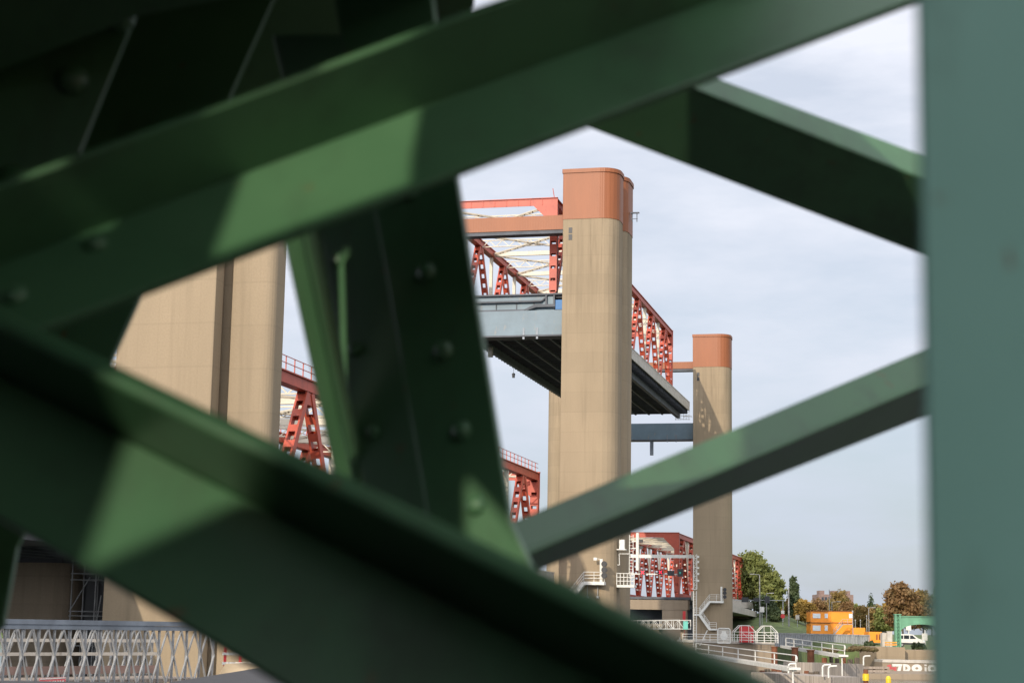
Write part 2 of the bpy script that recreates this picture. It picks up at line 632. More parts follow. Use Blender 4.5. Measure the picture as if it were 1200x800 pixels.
# orange beams between tower heads and blue box beams below the lifted span
for u0, z0, hb, lab, lab2 in ((.9, 48.4, 1.8, "orange clad beam joining the two near tower heads, in front of the red portal",
                           "pale blue grey box beam under the near end of the lifted span"),
                          (119.4, 48.75, 1.3, "orange clad beam joining the two far tower heads, behind the lifted span",
                           "dark blue box beam between the far towers, below the span's far end")):
    t = thing("tower_beam", lab, "tie beam", (-10, u0, z0), True, "orange beams between the tower heads")
    MB().box((-20.35, u0, z0), (-.03, u0 + 1.8, z0 + hb)).build("cladding", M['orange'], t)
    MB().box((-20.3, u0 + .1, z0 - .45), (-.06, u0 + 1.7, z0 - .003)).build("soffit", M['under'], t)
    u1 = u0 + 1.1
    t = thing("box_beam", lab2, "girder", (-10, u1, 35.3), True, "blue box beams under the lifted span")
    MB().box((-20.3, u1, 35.5), (-.08, u1 + 2.2, 38.55)).build("box_girder", M['bluegrey'], t)
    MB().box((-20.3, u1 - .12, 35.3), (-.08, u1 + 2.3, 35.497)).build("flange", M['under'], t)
    m = MB()
    for vv in (-3.5, -5.2, -17): m.box((vv - .12, u1 - .06, 35.0), (vv + .12, u1 + .2, 36.4))
    m.build("bracket", M['galv_d'], t)
    if u0 > 100:
        m = MB().box((-8.6, u1 + .6, 32.6), (-8.0, u1 + 1.2, 35.29))
        m.build("buffer", M['galv_d'], t)


# ------------------------------------------------------------------ truss spans


def ladder(m, p0, p1, w, dep, n, step=1.3, batt=.55):
    """perforated member: two side plates joined by battens on both faces"""
    p0, p1, n = V(p0), V(p1), V(n)
    d = p1 - p0
    L = d.length
    d.normalize()
    s = d.cross(n).normalized()
    n, s = s, n            # side plates lie in the truss plane, the openings face along the span
    w, dep = dep, w
    for k in (-1, 1): m.bar(p0 + s * k * (w / 2 - .075), p1 + s * k * (w / 2 - .075), .15, dep, n)
    c = max(2, int(L / step))
    st = L / c
    for i in range(c):
        q = p0 + d * (st * (i + .5))
        for k in (-1, 1):
            m.bar(q - d * batt / 2 + n * k * (dep / 2 - .02), q + d * batt / 2 + n * k * (dep / 2 - .02), w - .302, .03, n)


def lattice(m, p0, p1, w, n):
    """light bracing: two angles with zigzag lacing"""
    p0, p1, n = V(p0), V(p1), V(n)
    d = p1 - p0
    L = d.length
    d.normalize()
    s = d.cross(n).normalized()
    for k in (-1, 1): m.bar(p0 + s * k * w / 2, p1 + s * k * w / 2, .12, .16, n)
    c = max(3, int(L / .9))
    for i in range(c):
        a = p0 + d * (L * i / c) + s * (w / 2 if i % 2 else -w / 2)
        b = p0 + d * (L * (i + 1) / c) + s * (-w / 2 if i % 2 else w / 2)
        m.bar(a, b, .1, .05, n)


def span(label, vr, vl, u0, npan, P, zt, zd, deck_v, deck_u, rails=False, end_beam=True):
    vc = (vr + vl) / 2
    t = thing("truss_span", label, "bridge span", (vc, u0, zd), True, "red truss spans of the bridge")
    N = V((1, 0, 0))
    u1 = u0 + npan * P
    for v in (vr, vl):
        c = MB()
        c.box((v - .36, u0 - .4, zt - .85), (v + .36, u1 + .4, zt - .1))
        c.box((v - .52, u0 - .45, zt - .097), (v + .52, u1 + .45, zt))
        c.box((v - .46, u0 - .42, zt - .93), (v + .46, u1 + .42, zt - .853))
        c.build("top_chord", M['red'], t)
        MB().box((v - .36, u0 - .4, zd + .02), (v + .36, u1 + .4, zd + .75)).build("bottom_chord", M['red'], t)
        for i in range(npan):
            ua, um, ub = u0 + P * i, u0 + P * (i + .5), u0 + P * (i + 1)
            for a, b in ((ua, um - .42), (ub, um + .42)):
                m = MB()
                ladder(m, (v, a + (.35 if a == ua else -.35), zd + .76), (v, b, zt - .95), .6, .82, N, 1.3, .62)
                m.build("diagonal", M['red'], t)
            g = MB()
            for k in (-1, 1):
                g.prism([(v + k * .31, um - 1.1, zt - .1), (v + k * .31, um + 1.1, zt - .1), (v + k * .31, um + .75, zt - 1.9), (v + k * .31, um - .75, zt - 1.9)], (k * .03, 0, 0))
            g.build("gusset", M['red'], t)
        for i in range(1, npan):
            MB().bar((v, u0 + P * i, zd + .76), (v, u0 + P * i, zt - .95), .5, .42, N).build("post", M['cream'], t)
        for uu, sg in ((u0, 1), (u1, -1)):
            m = MB()
            ladder(m, (v, uu, zd + .76), (v, uu, zt - .95), .9, .95, V((1, 0, 0)), 1.5, 1.2)
            m.build("end_post", M['red'], t)
    # portals
    for uu, sg in ((u0, -1), (u1, 1)):
        f = uu + sg * .42
        a, b = vl - .5, vr + .5
        poly = [(a, zt + .05), (b, zt + .05), (b, zt - 3.0), (b - .95, zt - 3.0), (b - 3.1, zt - .85), (a + 3.1, zt - .85), (a + .95, zt - 3.0), (a, zt - 3.0)]
        m = MB().prism([(p, f, z) for p, z in poly], (0, sg * .08, 0))
        m.box((a, f - .25, zt + .053), (b, f + .33, zt + .13))
        k = a + 2.0
        while k < b - 1.2:
            m.box((k - .05, f + sg * .083 - .06, zt - .8), (k + .05, f + sg * .083 + .06, zt))
            k += 1.55
        m.build("portal_beam", M['red'], t)
    # cream bracing between the top chords
    zb = zt - .55
    for i in range(npan + 1):
        if 0 < i < npan:
            MB().bar((vl + .5, u0 + P * i, zb), (vr - .5, u0 + P * i, zb), .35, .6).build("cross_strut", M['cream'], t)
        if i < npan:
            um = u0 + P * (i + .5)
            m = MB()
            lattice(m, (vl + .5, um, zb), (vr - .5, um, zb), .9, V((0, 1, 0)))
            m.build("cross_strut", M['cream'], t)
            for a, b in ((vl + .5, vr - .5), (vr - .5, vl + .5)):
                m = MB()
                lattice(m, (a, u0 + P * i + .4, zb - .1), (b, u0 + P * (i + 1) - .4, zb - .1), .45, V((0, 0, 1)))
                m.build("brace", M['cream'], t)
    # deck with parapets, stringers and floor beams
    d0, d1 = deck_u
    a, b = deck_v
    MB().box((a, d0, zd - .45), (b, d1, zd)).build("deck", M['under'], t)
    m = MB()
    for v in (vr, vl): m.box((v - .3, d0 + .1, zd - 1.95), (v + .3, d1 - .1, zd - .453))
    k = vl + 2.4
    while k < vr - 1:
        m.box((k - .14, d0 + .1, zd - 1.25), (k + .14, d1 - .1, zd - .453)); k += 2.5
    m.build("stringer", M['under'], t)
    m = MB()
    k = d0 + 1.0
    while k < d1:
        m.box((a + .4, k - .1, zd - 1.1), (b - .3, k + .1, zd - .456)); k += P / 8
    m.build("floor_beam", M['under'], t)
    if end_beam: MB().box((a + 1.0, d0 - .12, zd - 2.0), (b - 1.2, d0 - .003, zd + .1)).build("end_beam", M['bluegrey'], t)
    for v, sg in ((a, -1), (b, 1)):
        m = MB()
        m.box((v - .06, d0, zd - .55), (v + .06, d1, zd + .3))
        m.box((v - .09, d0, zd + 1.02), (v + .09, d1, zd + 1.12))
        k = d0 + .3
        while k < d1:
            m.box((v - .05, k - .28, zd + .303), (v + .05, k + .28, zd + 1.017)); k += .8
        m.build("parapet", M['fascia'], t)
    if rails:
        for v in (vr, vl):
            m = MB()
            k = u0
            while k <= u1 + .1:
                m.bar((v + .35, k, zt), (v + .35, k, zt + 1.05), .07, .07); k += 1.7675
            for h in (.55, 1.05): m.bar((v + .35, u0, zt + h), (v + .35, u1, zt + h), .05, .05)
            m.build("chord_railing", M['red'], t)
    return t


P = 14.1
lift = span("raised red truss span hanging high between the towers", -2.35, -17.75, 5.8, 7, P, 53.45, 40.75, (-20.0, -.35), (3.2, 115.5))
# end gear on the raised span
m = MB()
m.box((-2.7, 2.75, 39.4), (-2.5, 3.05, 40.85))
m.box((-1.7, 2.75, 38.9), (-1.5, 3.05, 40.85))
m.box((-20, 2.7, 40.6), (-.5, 3.1, 40.8))
m.box((-20, 2.6, 39.75), (-3.2, 2.95, 39.95))
m.prism([(-3.2, 2.7, 39.75), (-2.55, 2.7, 40.3), (-2.55, 2.7, 40.5), (-3.2, 2.7, 39.95)], (0, .25, 0))
m.box((-20, 2.3, 38.58), (-5.2, 3.0, 38.8))
m.prism([(-5.2, 2.5, 38.58), (-3.8, 2.5, 39.05), (-1.4, 2.5, 39.05), (-1.4, 2.5, 39.4), (-4.0, 2.5, 39.4), (-5.2, 2.5, 38.85)], (0, .4, 0))
for k in (-17.5, -14.5, -11.7, -9, -6.4, -4.2): m.box((k - .04, 2.95, 38.8), (k + .04, 3.07, 39.75))
m.build("end_flange", M['under'], lift)
m = MB()
m.box((-1.35, 2.5, 38.7), (-.5, 2.75, 39.9))
m.build("sign_board", plain("blue sign board", (.03, .14, .33), .1, 1), lift)
m = MB()
for i in range(5): m.bar((-1.5 + .35 * i, 115.3, 39.3), (-1.5 + .35 * i, 117.4, 39.3), .08, .08)
for z in (38.8, 39.5, 40.2): m.bar((-3.2, 116.8, z), (-.4, 116.8, z), .09, .09)
for i in range(6): m.bar((-3.1 + .5 * i, 116.8, 38.7), (-3.1 + .5 * i, 116.8, 40.4), .07, .07)
m.build("end_walkway", M['white'], lift)
span("lowered red truss span behind the riveted column, with a railing along its top chord", -2.35, -17.75, -115.8, 8, 14.1, 18.1, 5.4, (-20.0, -.35), (-117, -1.0), rails=True, end_beam=False)
appr = span("fixed red truss span beyond the far tower, portal seen between the two towers", -4.2, -16.2, 126.5, 8, 13.9, 18.25, 6.2, (-19.5, -1.2), (124.5, 238.5), end_beam=False)

# ------------------------------------------------------------------ green steelwork close to the camera
gt = thing("bridge_truss", "dark green riveted steelwork of an old bridge filling the near view", "bridge truss", (0, 2.4, -1.7))


def rot_section(e, phi):
    """two normals across a member running along e: phi turns the section about the member"""
    e = e.normalized()
    c = V((0, -1, 0)) - e * V((0, -1, 0)).dot(e)
    c.normalize()
    p = e.cross(c)
    if p.z < 0: p = -p
    return c * sin(phi) - p * cos(phi), c * cos(phi) + p * sin(phi)      # faces down and out, faces up and out


def plate(name, img, p0, n, th, bevel=.003, rivets=(), rr=.016, label=None, mat='green'):
    """steel plate: outline surveyed on the photograph, laid on its own plane in space, thickness behind its visible face"""
    n = n.normalized()
    if n.dot(p0) > 0: n = -n
    m = MB().prism([hit(a, b, p0, n) for a, b in img], -n * th)
    for a, b in rivets: m.dome(hit(a, b, p0, n), n, rr)
    return m.build(name, M[mat], gt, bevel=bevel, label=label)


# upper diagonal, an angle section open towards us
c0, c1 = at(-60, 330.4, 2.0), at(940, -39.6, 2.25)
F1e = (c1 - c0).normalized()
F1A, F1B = rot_section(F1e, radians(35))
plate("diagonal_brace", [(-58, 338), (942, -32), (940, -39.6), (800, -69), (557, 15), (245, 132), (-60, 241)], c0, F1A, .012)
plate("diagonal_brace", [(-60, 330.4), (940, -39.6), (1130, -22), (1057, 4), (533, 201), (-60, 425)], c0, F1B, .012, rivets=[(112, 286), (18, 347)], rr=.015)
# lower left diagonal
d0, d1 = at(-50, 414, 1.9), at(700, 793, 1.62)
F2e = (d1 - d0).normalized()
F2A, F2B = rot_section(F2e, radians(22))
plate("diagonal_brace", [(-56, 422), (694, 801), (1000, 954), (1060, 902), (-50, 360)], d0, F2A, .022, .007)
plate("diagonal_brace", [(-50, 414), (700, 793), (850, 869), (640, 990), (330, 800), (215, 730), (105, 666), (-50, 577)], d0, F2B, .014)
# right pair of struts
g0, g1 = at(590, 662, 2.8), at(1130, 434, 3.6)
F4e = (g1 - g0).normalized()
F4F, F4T = rot_section(F4e, radians(20))
plate("strut", [(575, 668), (1130, 432), (1130, 388), (1080, 410), (590, 615), (545, 640)], g0, F4T, .012)
plate("strut", [(575, 668), (1130, 432), (1130, 468), (1080, 490), (622, 672), (600, 690)], g0, F4F, .012)
h0, h1 = at(620, 27, 3.3), at(1130, 229, 3.7)
F5e = (h1 - h0).normalized()
F5F, F5T = rot_section(F5e, radians(36))
plate("strut", [(620, 27), (1130, 229), (1130, 318), (1078, 298), (690, 150), (560, 100)], h0, F5F, .012)
plate("strut", [(620, 27), (1130, 229), (1130, 202), (1078, 180), (842, 92), (640, 16)], h0, F5T, .012)
# near post on the right
k0 = at(1085, 400, 1.0)
plate("post", [(1077, -60), (1330, -60), (1330, 860), (1094, 860)], k0, V((.5, -.86, 0)), .004, .001, mat='teal')

# riveted column in the middle
F3n = V((-.64, -.74, .2))                # bluish outer plate
F3d = V((-.1, -.70, -.72))                # dark inner face
q0 = at(444, 275, 2.62)
q1e = (at(502, 610, 2.5) - q0).normalized()
F3n = (F3n - q1e * F3n.dot(q1e)).normalized()
F3d = (F3d - q1e * F3d.dot(q1e)).normalized()
riv1 = [(395, 305), (416, 409), (438, 506), (460, 600), (374, 205)]
plate("column_plate", [(318, 40), (398, 40), (444, 275), (502, 612), (520, 720), (455, 720), (430, 590), (378, 285)], q0, F3n, .014, rivets=riv1, rr=.0125)
plate("column_plate", [(398, 40), (444, 275), (502, 612), (520, 720), (650, 720), (598, 611), (535, 213), (500, -40), (385, -40)], q0, F3d, .014,
      rivets=[(500, 320), (520, 412), (541, 505), (558, 592), (482, 225)], rr=.0165)
plate("column_edge", [(530, 180), (535, 213), (598, 611), (604, 650), (600, 650), (594, 611), (531, 213), (526, 180)], q0 + V((0, -.012, 0)), V((-.2, -1, .1)), .004, 0)
F3l = V((-.95, -.28, .12))
F3l = (F3l - q1e * F3l.dot(q1e)).normalized()
plate("column_flange", [(322, 235), (345, 235), (436, 665), (418, 665), (335, 282)], q0 + V((-.02, -.02, 0)), V((.45, -.86, -.1)), .012)
plate("column_flange", [(349, 235), (364, 235), (452, 665), (438, 665)], q0 + V((-.01, -.05, 0)), V((.45, -.86, -.1)), .012)
plate("column_web", [(340, 225), (470, 225), (540, 690), (432, 690)], q0 + V((0, .14, 0)), V((.3, -.95, -.1)), .014)
# dark members at the upper left
plate("gusset_plate", [(-470, -90), (-150, -90), (-66, 330), (-80, 620), (-200, 900), (-470, 900)], at(-100, 400, 2.16), V((.04, -.99, .02)), .016, rivets=[(-95, 300), (-100, 420), (-110, 540), (-150, 250), (-160, 460), (-160, 600)], rr=.017)
s0 = at(180, 200, 3.12)
plate("post", [(60, -60), (352, -60), (320, 0), (131, 420), (20, 640), (4, 730), (-60, 800), (-60, 520), (-20, 200), (20, 15)], s0, V((-.10, -.97, .22)), .014)
plate("gusset_plate", [(-60, -60), (170, -60), (160, 15), (85, 200), (-60, 520)], at(60, 150, 2.72), V((.1, -.97, .12)), .014, rivets=[(85, 95), (15, 212), (140, 22)], rr=.028)
plate("web_plate", [(215, 190), (230, -60), (560, -60), (556, 7), (520, 60), (530, 200), (430, 300), (340, 285)], at(400, 80, 3.45), V((.25, -.85, -.5)), .014)
plate("web_plate", [(-60, 108), (160, 20), (330, -14), (520, -20), (520, -80), (-60, -80)], at(100, 20, 2.6), V((.1, -.6, -.8)), .014)

# unseen deck added overhead to shade the steelwork, gaps cut to sun patch shapes
ZD = 1.42
patches = []


def sun_gap(img, p0, n):
    out = []
    for a, b in img:
        q = hit(a, b, p0, n.normalized())
        k = (ZD - q.z) / -SD.z
        w = q - SD * k
        out.append((w.x, w.y))
    patches.append(out)


sun_gap([(243, 118), (500, 36), (490, 125)] , c0, F1A)
patches.clear()
def both(A, pA, nA, B, pB, nB):
    sun_gap(A, pA, nA); a = patches.pop()
    sun_gap(B, pB, nB); b = patches.pop()
    patches.append(a + b)
both([(286, 203), (245, 125), (238, 108), (505, 12), (505, 40), (492, 126)], c0, F1A, [(492, 126), (482, 182), (479, 215), (250, 300), (252, 296), (286, 203)][:], c0, F1B)
both([(150, 516), (112, 425), (106, 405), (300, 500), (296, 530), (285, 584)], d0, F2A, [(285, 584), (105, 664), (95, 680), (150, 516)], d0, F2B)
sun_gap([(738, 535), (868, 480), (872, 540), (722, 604)], g0, F4T)
sun_gap([(640, 120), (806, 60), (806, 230), (690, 170)], h0, F5F)
sun_gap([(546, 560), (620, 640), (620, 700), (548, 690)], q0, F3d)
sun_gap([(310, 225), (355, 225), (428, 572), (386, 572)], q0 + V((-.015, -.035, 0)), V((.45, -.86, -.1)))
outer = [(-16, -14), (.4, -14), (.4, 3.6), (-16, 3.6)]


def area(p): return sum(a[0] * b[1] - b[0] * a[1] for a, b in zip(p, p[1:] + p[:1])) / 2


vs2, es2, holes = [], [], []
for p in [outer] + patches:
    k = len(vs2)
    vs2 += [V(q) for q in p]
    es2 += [(k + i, k + (i + 1) % len(p)) for i in range(len(p))]
res = geometry.delaunay_2d_cdt(vs2, es2, [], 0, 1e-5)


def inside(q, p):
    c = False
    for a, b in zip(p, p[1:] + p[:1]):
        if (a[1] > q[1]) != (b[1] > q[1]) and q[0] < (b[0] - a[0]) * (q[1] - a[1]) / (b[1] - a[1]) + a[0]: c = not c
    return c


m = MB()
for f in res[2]:
    c = sum((res[0][i] for i in f), V((0, 0))) / len(f)
    if inside(c, outer) and not any(inside(c, p) for p in patches):
        m.add([(res[0][i].x, res[0][i].y, ZD) for i in f], [tuple(range(len(f)))])
m.build("shade_deck", M['green'], gt)
m = MB()
for xx in (-11, -7, -3.6): m.box((xx - .1, -13.9, ZD + .02), (xx + .1, -3.5, ZD + .3))
m.build("shade_deck_beam", M['green'], gt)
block_walls = MB().box((-16, -15, -1.7), (6, -14.02, 3.6)).box((5.4, -14, -1.7), (6, 3.0, 3.6)).box((-17, -14, -1.7), (-16.02, 4, ZD)).build("abutment", M['conc_d'])  # unseen walls added behind and beside the camera to block low sky light
tag(block_walls, "added concrete walls behind the viewer that block low sky light", "abutment")

# ------------------------------------------------------------------ details on and around the towers
def rail(m, p0, p1, h=1.1, mids=2, step=1.5, r=.04):
    p0, p1 = V(p0), V(p1)
    n = max(1, round((p1 - p0).length / step))
    up = V((0, 0, 1))
    for i in range(n + 1):
        q = p0.lerp(p1, i / n)
        m.tube(q, q + up * h, r)
    for k in range(mids + 1):
        z = h * (k + 1) / (mids + 1)
        m.tube(p0 + up * z, p1 + up * z, r)


def pu(px, py, u):
    return on_u(px, py, u)


def stair(label, u, plat, flights, lower=None):
    """steel stair on a tower face: platform pixels (x0, x1, y) and flights ((x, y), (x, y))"""
    a, b = pu(plat[0], plat[2], u), pu(plat[1], plat[2], u)
    b.z = a.z
    t = thing("access_stair", label, "stair", (a.x, u, a.z), True, "white steel stairs on the towers")
    MB().box((a.x, u - .55, a.z - .38), (b.x, u + .5, a.z)).build("platform", M['white'], t)
    m = MB()
    rail(m, (a.x, u - .5, a.z), (b.x, u - .5, a.z))
    m.build("railing", M['white'], t)
    for (p, q) in flights:
        p, q = pu(*p, u), pu(*q, u)
        m = MB()
        for d in (-.5, .35): m.bar(p + V((0, d, -.15)), q + V((0, d, -.15)), .08, .42)
        n = max(2, int(abs(p.z - q.z) / .25))
        for i in range(n):
            c = p.lerp(q, (i + .5) / n)
            m.box((c.x - .16, u - .45, c.z - .06), (c.x + .16, u + .30, c.z - .02))
        m.build("flight", M['white'], t)
        m = MB()
        rail(m, p + V((0, -.5, 0)), q + V((0, -.5, 0)), 1.1, 2, 2.0)
        m.build("railing", M['white'], t)
    if lower:
        for (x0, x1, y) in lower:
            c, d = pu(x0, y, u), pu(x1, y, u)
            d.z = c.z
            MB().box((c.x, u - .55, c.z - .3), (d.x, u + .5, c.z)).build("landing", M['white'], t)
            m = MB()
            rail(m, (c.x, u - .5, c.z), (d.x, u - .5, c.z))
            m.build("railing", M['white'], t)
    return t


stair("white steel stair and platform on the front of the central tower", -.6, (685, 709, 681), [((685, 681), (655, 720))])
stair("white zigzag stair on the front of the far tower with two flights", 117.4, (832, 848, 703.5), [((832, 703.5), (820, 719)), ((820, 719), (832, 736))], [(814, 821, 719), (831, 840, 736)])


def ship_light(label, px, y0, y1, u, ys):
    a, b = pu(px, y1, u), pu(px, y0, u)
    t = thing("signal_light", label, "ship signal", (a.x, u, a.z), True, "ship signal lights on the tower stairs")
    MB().box((a.x - .16, u - .12, a.z), (a.x + .16, u + .12, b.z)).build("mast", M['white'], t)
    for y in ys:
        c = pu(px + 4.2, y, u)
        m = MB().tube((c.x, u - .45, c.z), (c.x, u + .05, c.z), .34, 12, .30)
        m.bar((a.x + .1, u, c.z), (c.x - .2, u, c.z), .08, .08)
        m.build("lamp", M['dark'], t)
    return t


ship_light("three black signal lamps on a white mast on the central tower's platform", 704.5, 654.5, 681, -.95, (660.5, 667.5, 674))
ship_light("three black signal lamps on a white mast on the far tower's platform", 845.5, 687, 703.5, 117.0, (690.5, 694.5, 699))
# flood lamp beside the first mast
p = pu(698.5, 655, -.9)
m = MB().bar((p.x, -.9, p.z + .1), (p.x + .75, -.9, p.z), .05, .05)
m.box((p.x - .25, -1.15, p.z - .12), (p.x + .12, -.8, p.z + .2))
tag(m.build("flood_lamp", M['white'], None, (p.x, -.9, p.z), True), "small white flood lamp beside the signal mast on the central tower", "lamp")
# hanging fender chains below that platform
for x, lab in ((688.5, "left"), (700.5, "right")):
    a, b = pu(x, 683.5, -.25), pu(x, 698, -.25)
    m = MB().tube((a.x, -.25, a.z), (a.x, -.25, b.z), .04)
    m.box((a.x - .14, -.4, b.z - .25), (a.x + .14, -.1, b.z))
    tag(m.build("down_pipe", M['grey'], None, (a.x, -.25, b.z), True), "thin pipe with pale box under the central tower's platform, %s one of two" % lab, "pipe", "pipes below the white platform")

# caged platform, ladder and lamp box on the right flank of the central tower
u = 1.6
a, b = pu(723.5, 685, u), pu(744, 685, u)
t = thing("caged_platform", "white caged service platform with ladder on the central tower's right flank", "platform", (a.x, u, a.z), True)
MB().box((a.x, u - .5, a.z - .28), (b.x, u + 1.2, a.z)).build("floor", M['white'], t)
m = MB()
for k in range(6):
    x = a.x + (b.x - a.x) * k / 5
    m.tube((x, u - .45, a.z), (x, u - .45, a.z + 1.35), .05)
for z in (.45, .9, 1.35): m.tube((a.x, u - .45, a.z + z), (b.x, u - .45, a.z + z), .05)
m.build("railing", M['white'], t)
m = MB()
c, d = pu(737, 684, u), pu(737, 626, u)
for k in (0, .45): m.bar((c.x + k, u + .2, c.z), (c.x + k, u + .2, d.z), .06, .06)
z = c.z
while z < d.z:
    m.bar((c.x, u + .2, z), (c.x + .45, u + .2, z), .04, .04); z += .35
m.build("ladder", M['white'], t)
m = MB()
c, d = pu(725.5, 661.5, u), pu(725.5, 648.5, u)
m.path([(c.x - .2, u, c.z), (c.x + .05, u, c.z), (c.x, u, d.z), (c.x + 1.2, u, d.z)], .05)
m.build("pipe_bracket", M['white'], t)
c, d = pu(726, 643, u), pu(732, 632, u)
m = MB().box((c.x, u - .2, c.z), (d.x, u + .3, d.z))
m.box((c.x - .3, u - .3, c.z - .12), (d.x + .2, u + .4, c.z - .003))
tag(m.build("lamp_box", M['white'], None, (c.x, u, c.z), True), "white lamp box on the central tower's right edge, just below the strut", "lamp")

# traffic gantry between the towers
u = 121.5
a, b = pu(736, 651.2, u), pu(815, 650.6, u)
t = thing("signal_gantry", "white gantry beam carrying lane signals in front of the far portal", "gantry", (a.x, u, a.z), True)
MB().bar(a, (b.x, u, a.z), .3, .62).build("beam", M['white'], t)
c, d = pu(747, 668, u), pu(747, 624, u)
m = MB().bar(c, (c.x, u, d.z), .62, .5)
for y in (634, 642):
    q = pu(747, y, u)
    m.bar((q.x - 1.1, u, q.z), (q.x + .6, u, q.z), .12, .18)
m.build("mast", M['white'], t)
m = MB()
for y in (633.5, 641.5):
    q = pu(750, y, u)
    m.box((q.x - .1, u - .3, q.z - .25), (q.x + .55, u + .2, q.z + .3))
m.build("spotlight", M['dark'], t)
q0_, q1_ = pu(736, 672, u), pu(800, 671, u)
MB().bar(q0_, (q1_.x, u, q0_.z), .14, .22).build("lower_beam", M['white'], t)
m = MB()
p0, p1 = pu(812.6, 690, u - 4.5), pu(812.6, 650, u - 4.5)
p2 = pu(816.6, 690, u - 4.5)
for x in (p0.x, p2.x): m.bar((x, u - 4.5, p0.z), (x, u - 4.5, p1.z), .14, .14)
z = p0.z
k = 0
while z < p1.z - .3:
    m.bar((p0.x, u - 4.5, z), (p2.x, u - 4.5, z), .09, .12)
    m.bar((p0.x if k % 2 else p2.x, u - 4.5, z), (p2.x if k % 2 else p0.x, u - 4.5, z + .8), .07, .07)
    z += .8; k += 1
for y in (652, 658, 665, 672, 680):
    q = pu(817, y, u - 4.5)
    m.box((q.x - .05, u - 4.8, q.z - .18), (q.x + .35, u - 4.3, q.z + .18))
m.build("lattice_leg", M['white'], t)
SIG = plain("lit red cross", (.9, .03, .06), .02, 1)
SIG.node_tree.nodes['Principled BSDF'].inputs['Emission Color'].default_value = (1, .02, .06, 1)
SIG.node_tree.nodes['Principled BSDF'].inputs['Emission Strength'].default_value = .9
GRN = plain("lit green arrow", (.03, .4, .3), .02, 1)
for px, py, on, lab in ((753, 670.3, 1, "lane signal showing a red cross, left one of the lit pair"), (774, 670.0, 1, "lane signal showing a red cross, right one of the lit pair"),
                        (786, 671.3, 0, "dark unlit lane signal beside the portal's corner post"), (797, 670.6, 2, "lane signal with a dim green arrow beyond the portal's corner post")):
    q = pu(px, py, u - .6)
    t = thing("lane_signal", lab, "traffic signal", (q.x, u - .6, q.z), True, "lane signals on the gantry")
    w = .5 if on else .62
    h = .48 if on != 2 else .72
    MB().box((q.x - w, u - .6, q.z - h), (q.x + w, u - .35, q.z + h)).build("casing", M['dark'], t)
    if on == 1:
        m = MB()
        for k in (-1, 1): m.bar((q.x - .3, u - .63 + .005 * k, q.z - .3 * k), (q.x + .3, u - .63 + .005 * k, q.z + .3 * k), .05, .16)
        m.build("red_cross", SIG, t)
    if on == 2:
        m = MB().prism([(q.x - .2, u - .62, q.z + .1), (q.x + .2, u - .62, q.z + .1), (q.x, u - .62, q.z - .35)], (0, .01, 0))
        m.build("green_arrow", GRN, t)
# concrete pier of the approach span
t = thing("bridge_pier", "broad concrete pier carrying the far span between the towers", "bridge pier", (-9, 124, -5.6), True)
MB().box((-19, 122.4, 3.8), (-1.5, 124.35, 5.6)).build("crosshead", M['conc_d'], t)
for x0, x1 in ((-6.4, -1.8), (-18.6, -14)):
    MB().box((x0, 122.5, -7), (x1, 124.3, 3.797)).build("column", M['conc_d'], t)
MB().box((-20, 150, -7), (0, 151, 4.4)).build("dark_backing", M['under'], t)  # dark wall added so the opening below the crosshead looks shaded
MB().box((-13.9, 126, -7), (-6.5, 126.7, 1.2)).build("plinth", M['conc_d'], t)
a, b = pu(800, 727, 121), pu(803.4, 715.5, 121)
m = MB().box((a.x, 121, a.z), (b.x, 121.2, b.z))
m.bar((a.x + .3, 121.1, -5.7), (a.x + .3, 121.1, a.z), .12, .12)
tag(m.build("navigation_board", M['redlit'], None, (a.x, 121, a.z), True), "narrow upright red board on the pier beside the far tower", "board")
# embankment slab of the approach road
t = thing("abutment", "pale concrete abutment slab of the approach road right of the far tower", "abutment", (0, 200, 0), True)
a, b = on_v(858, 707.5, 1.0), on_v(887.5, 716.5, 1.0)
m = MB()
m.prism([(1.0, 165, a.z + .15), (1.0, 226, b.z), (1.0, 226, b.z - 1.3), (1.0, 165, a.z - 1.5)], (-19, 0, 0))
m.build("slab", M['fascia'], t)
MB().box((-18, 222, -4), (-.5, 226, b.z - 1.31)).build("wall", M['conc_d'], t)

q = on_v(602, 424, -19.6)
e_ = on_v(602, 440, -19.6)
m = MB().tube((q.x, q.y, q.z + .8), (q.x, q.y, e_.z), .025)
m.dome((q.x, q.y, e_.z + .1), (0, 0, 1), .28, 1.1, 10)
m.tube((q.x, q.y, e_.z + .1), (q.x, q.y, e_.z - .35), .22, 10)
tag(m.build("hanging_lamp", M['dark'], None, (q.x, q.y, e_.z), True), "small dark lamp hanging below the lifted span's left edge", "lamp")
q = on_v(575, 402, -17)
MB().box((-17.3, q.y - .3, 37.6), (-16.7, q.y + .3, 39)).build("drain_box", M['fascia'], lift)
q = pu(741, 252, 9)
m = MB().bar((q.x - 1.2, 9, q.z - .5), (q.x + .7, 9, q.z - .5), .07, .07)
for k in (0, .6): m.tube((q.x + k, 9, q.z - .9), (q.x + k, 9, q.z + .35), .06)
m.box((q.x - .2, 8.8, q.z + .2), (q.x + .9, 9.2, q.z + .32))
tag(m.build("weather_mast", M['grey'], None, (q.x, 9, q.z), True), "small instrument bracket on the rear lobe of the central tower", "instrument")
m = MB().tube((-2.35, 5.8, 53.45), (-2.6, 5.8, 54.9), .05)
m.build("lightning_rod", M['red'], lift)
t = thing("approach_deck", "dark approach deck ending above the stained pier at the left", "bridge deck", (-10, -150, 3.6), True)
MB().box((-20, -190, 3.9), (-.4, -117.2, 5.4)).build("deck", M['under'], t)
MB().box((-.75, -190, 5.403), (-.45, -117.2, 6.5)).build("parapet", M['fascia'], t)
MB().box((-2.7, -190, 5.403), (-2.0, -117.2, 6.2)).build("bottom_chord", M['red'], t)

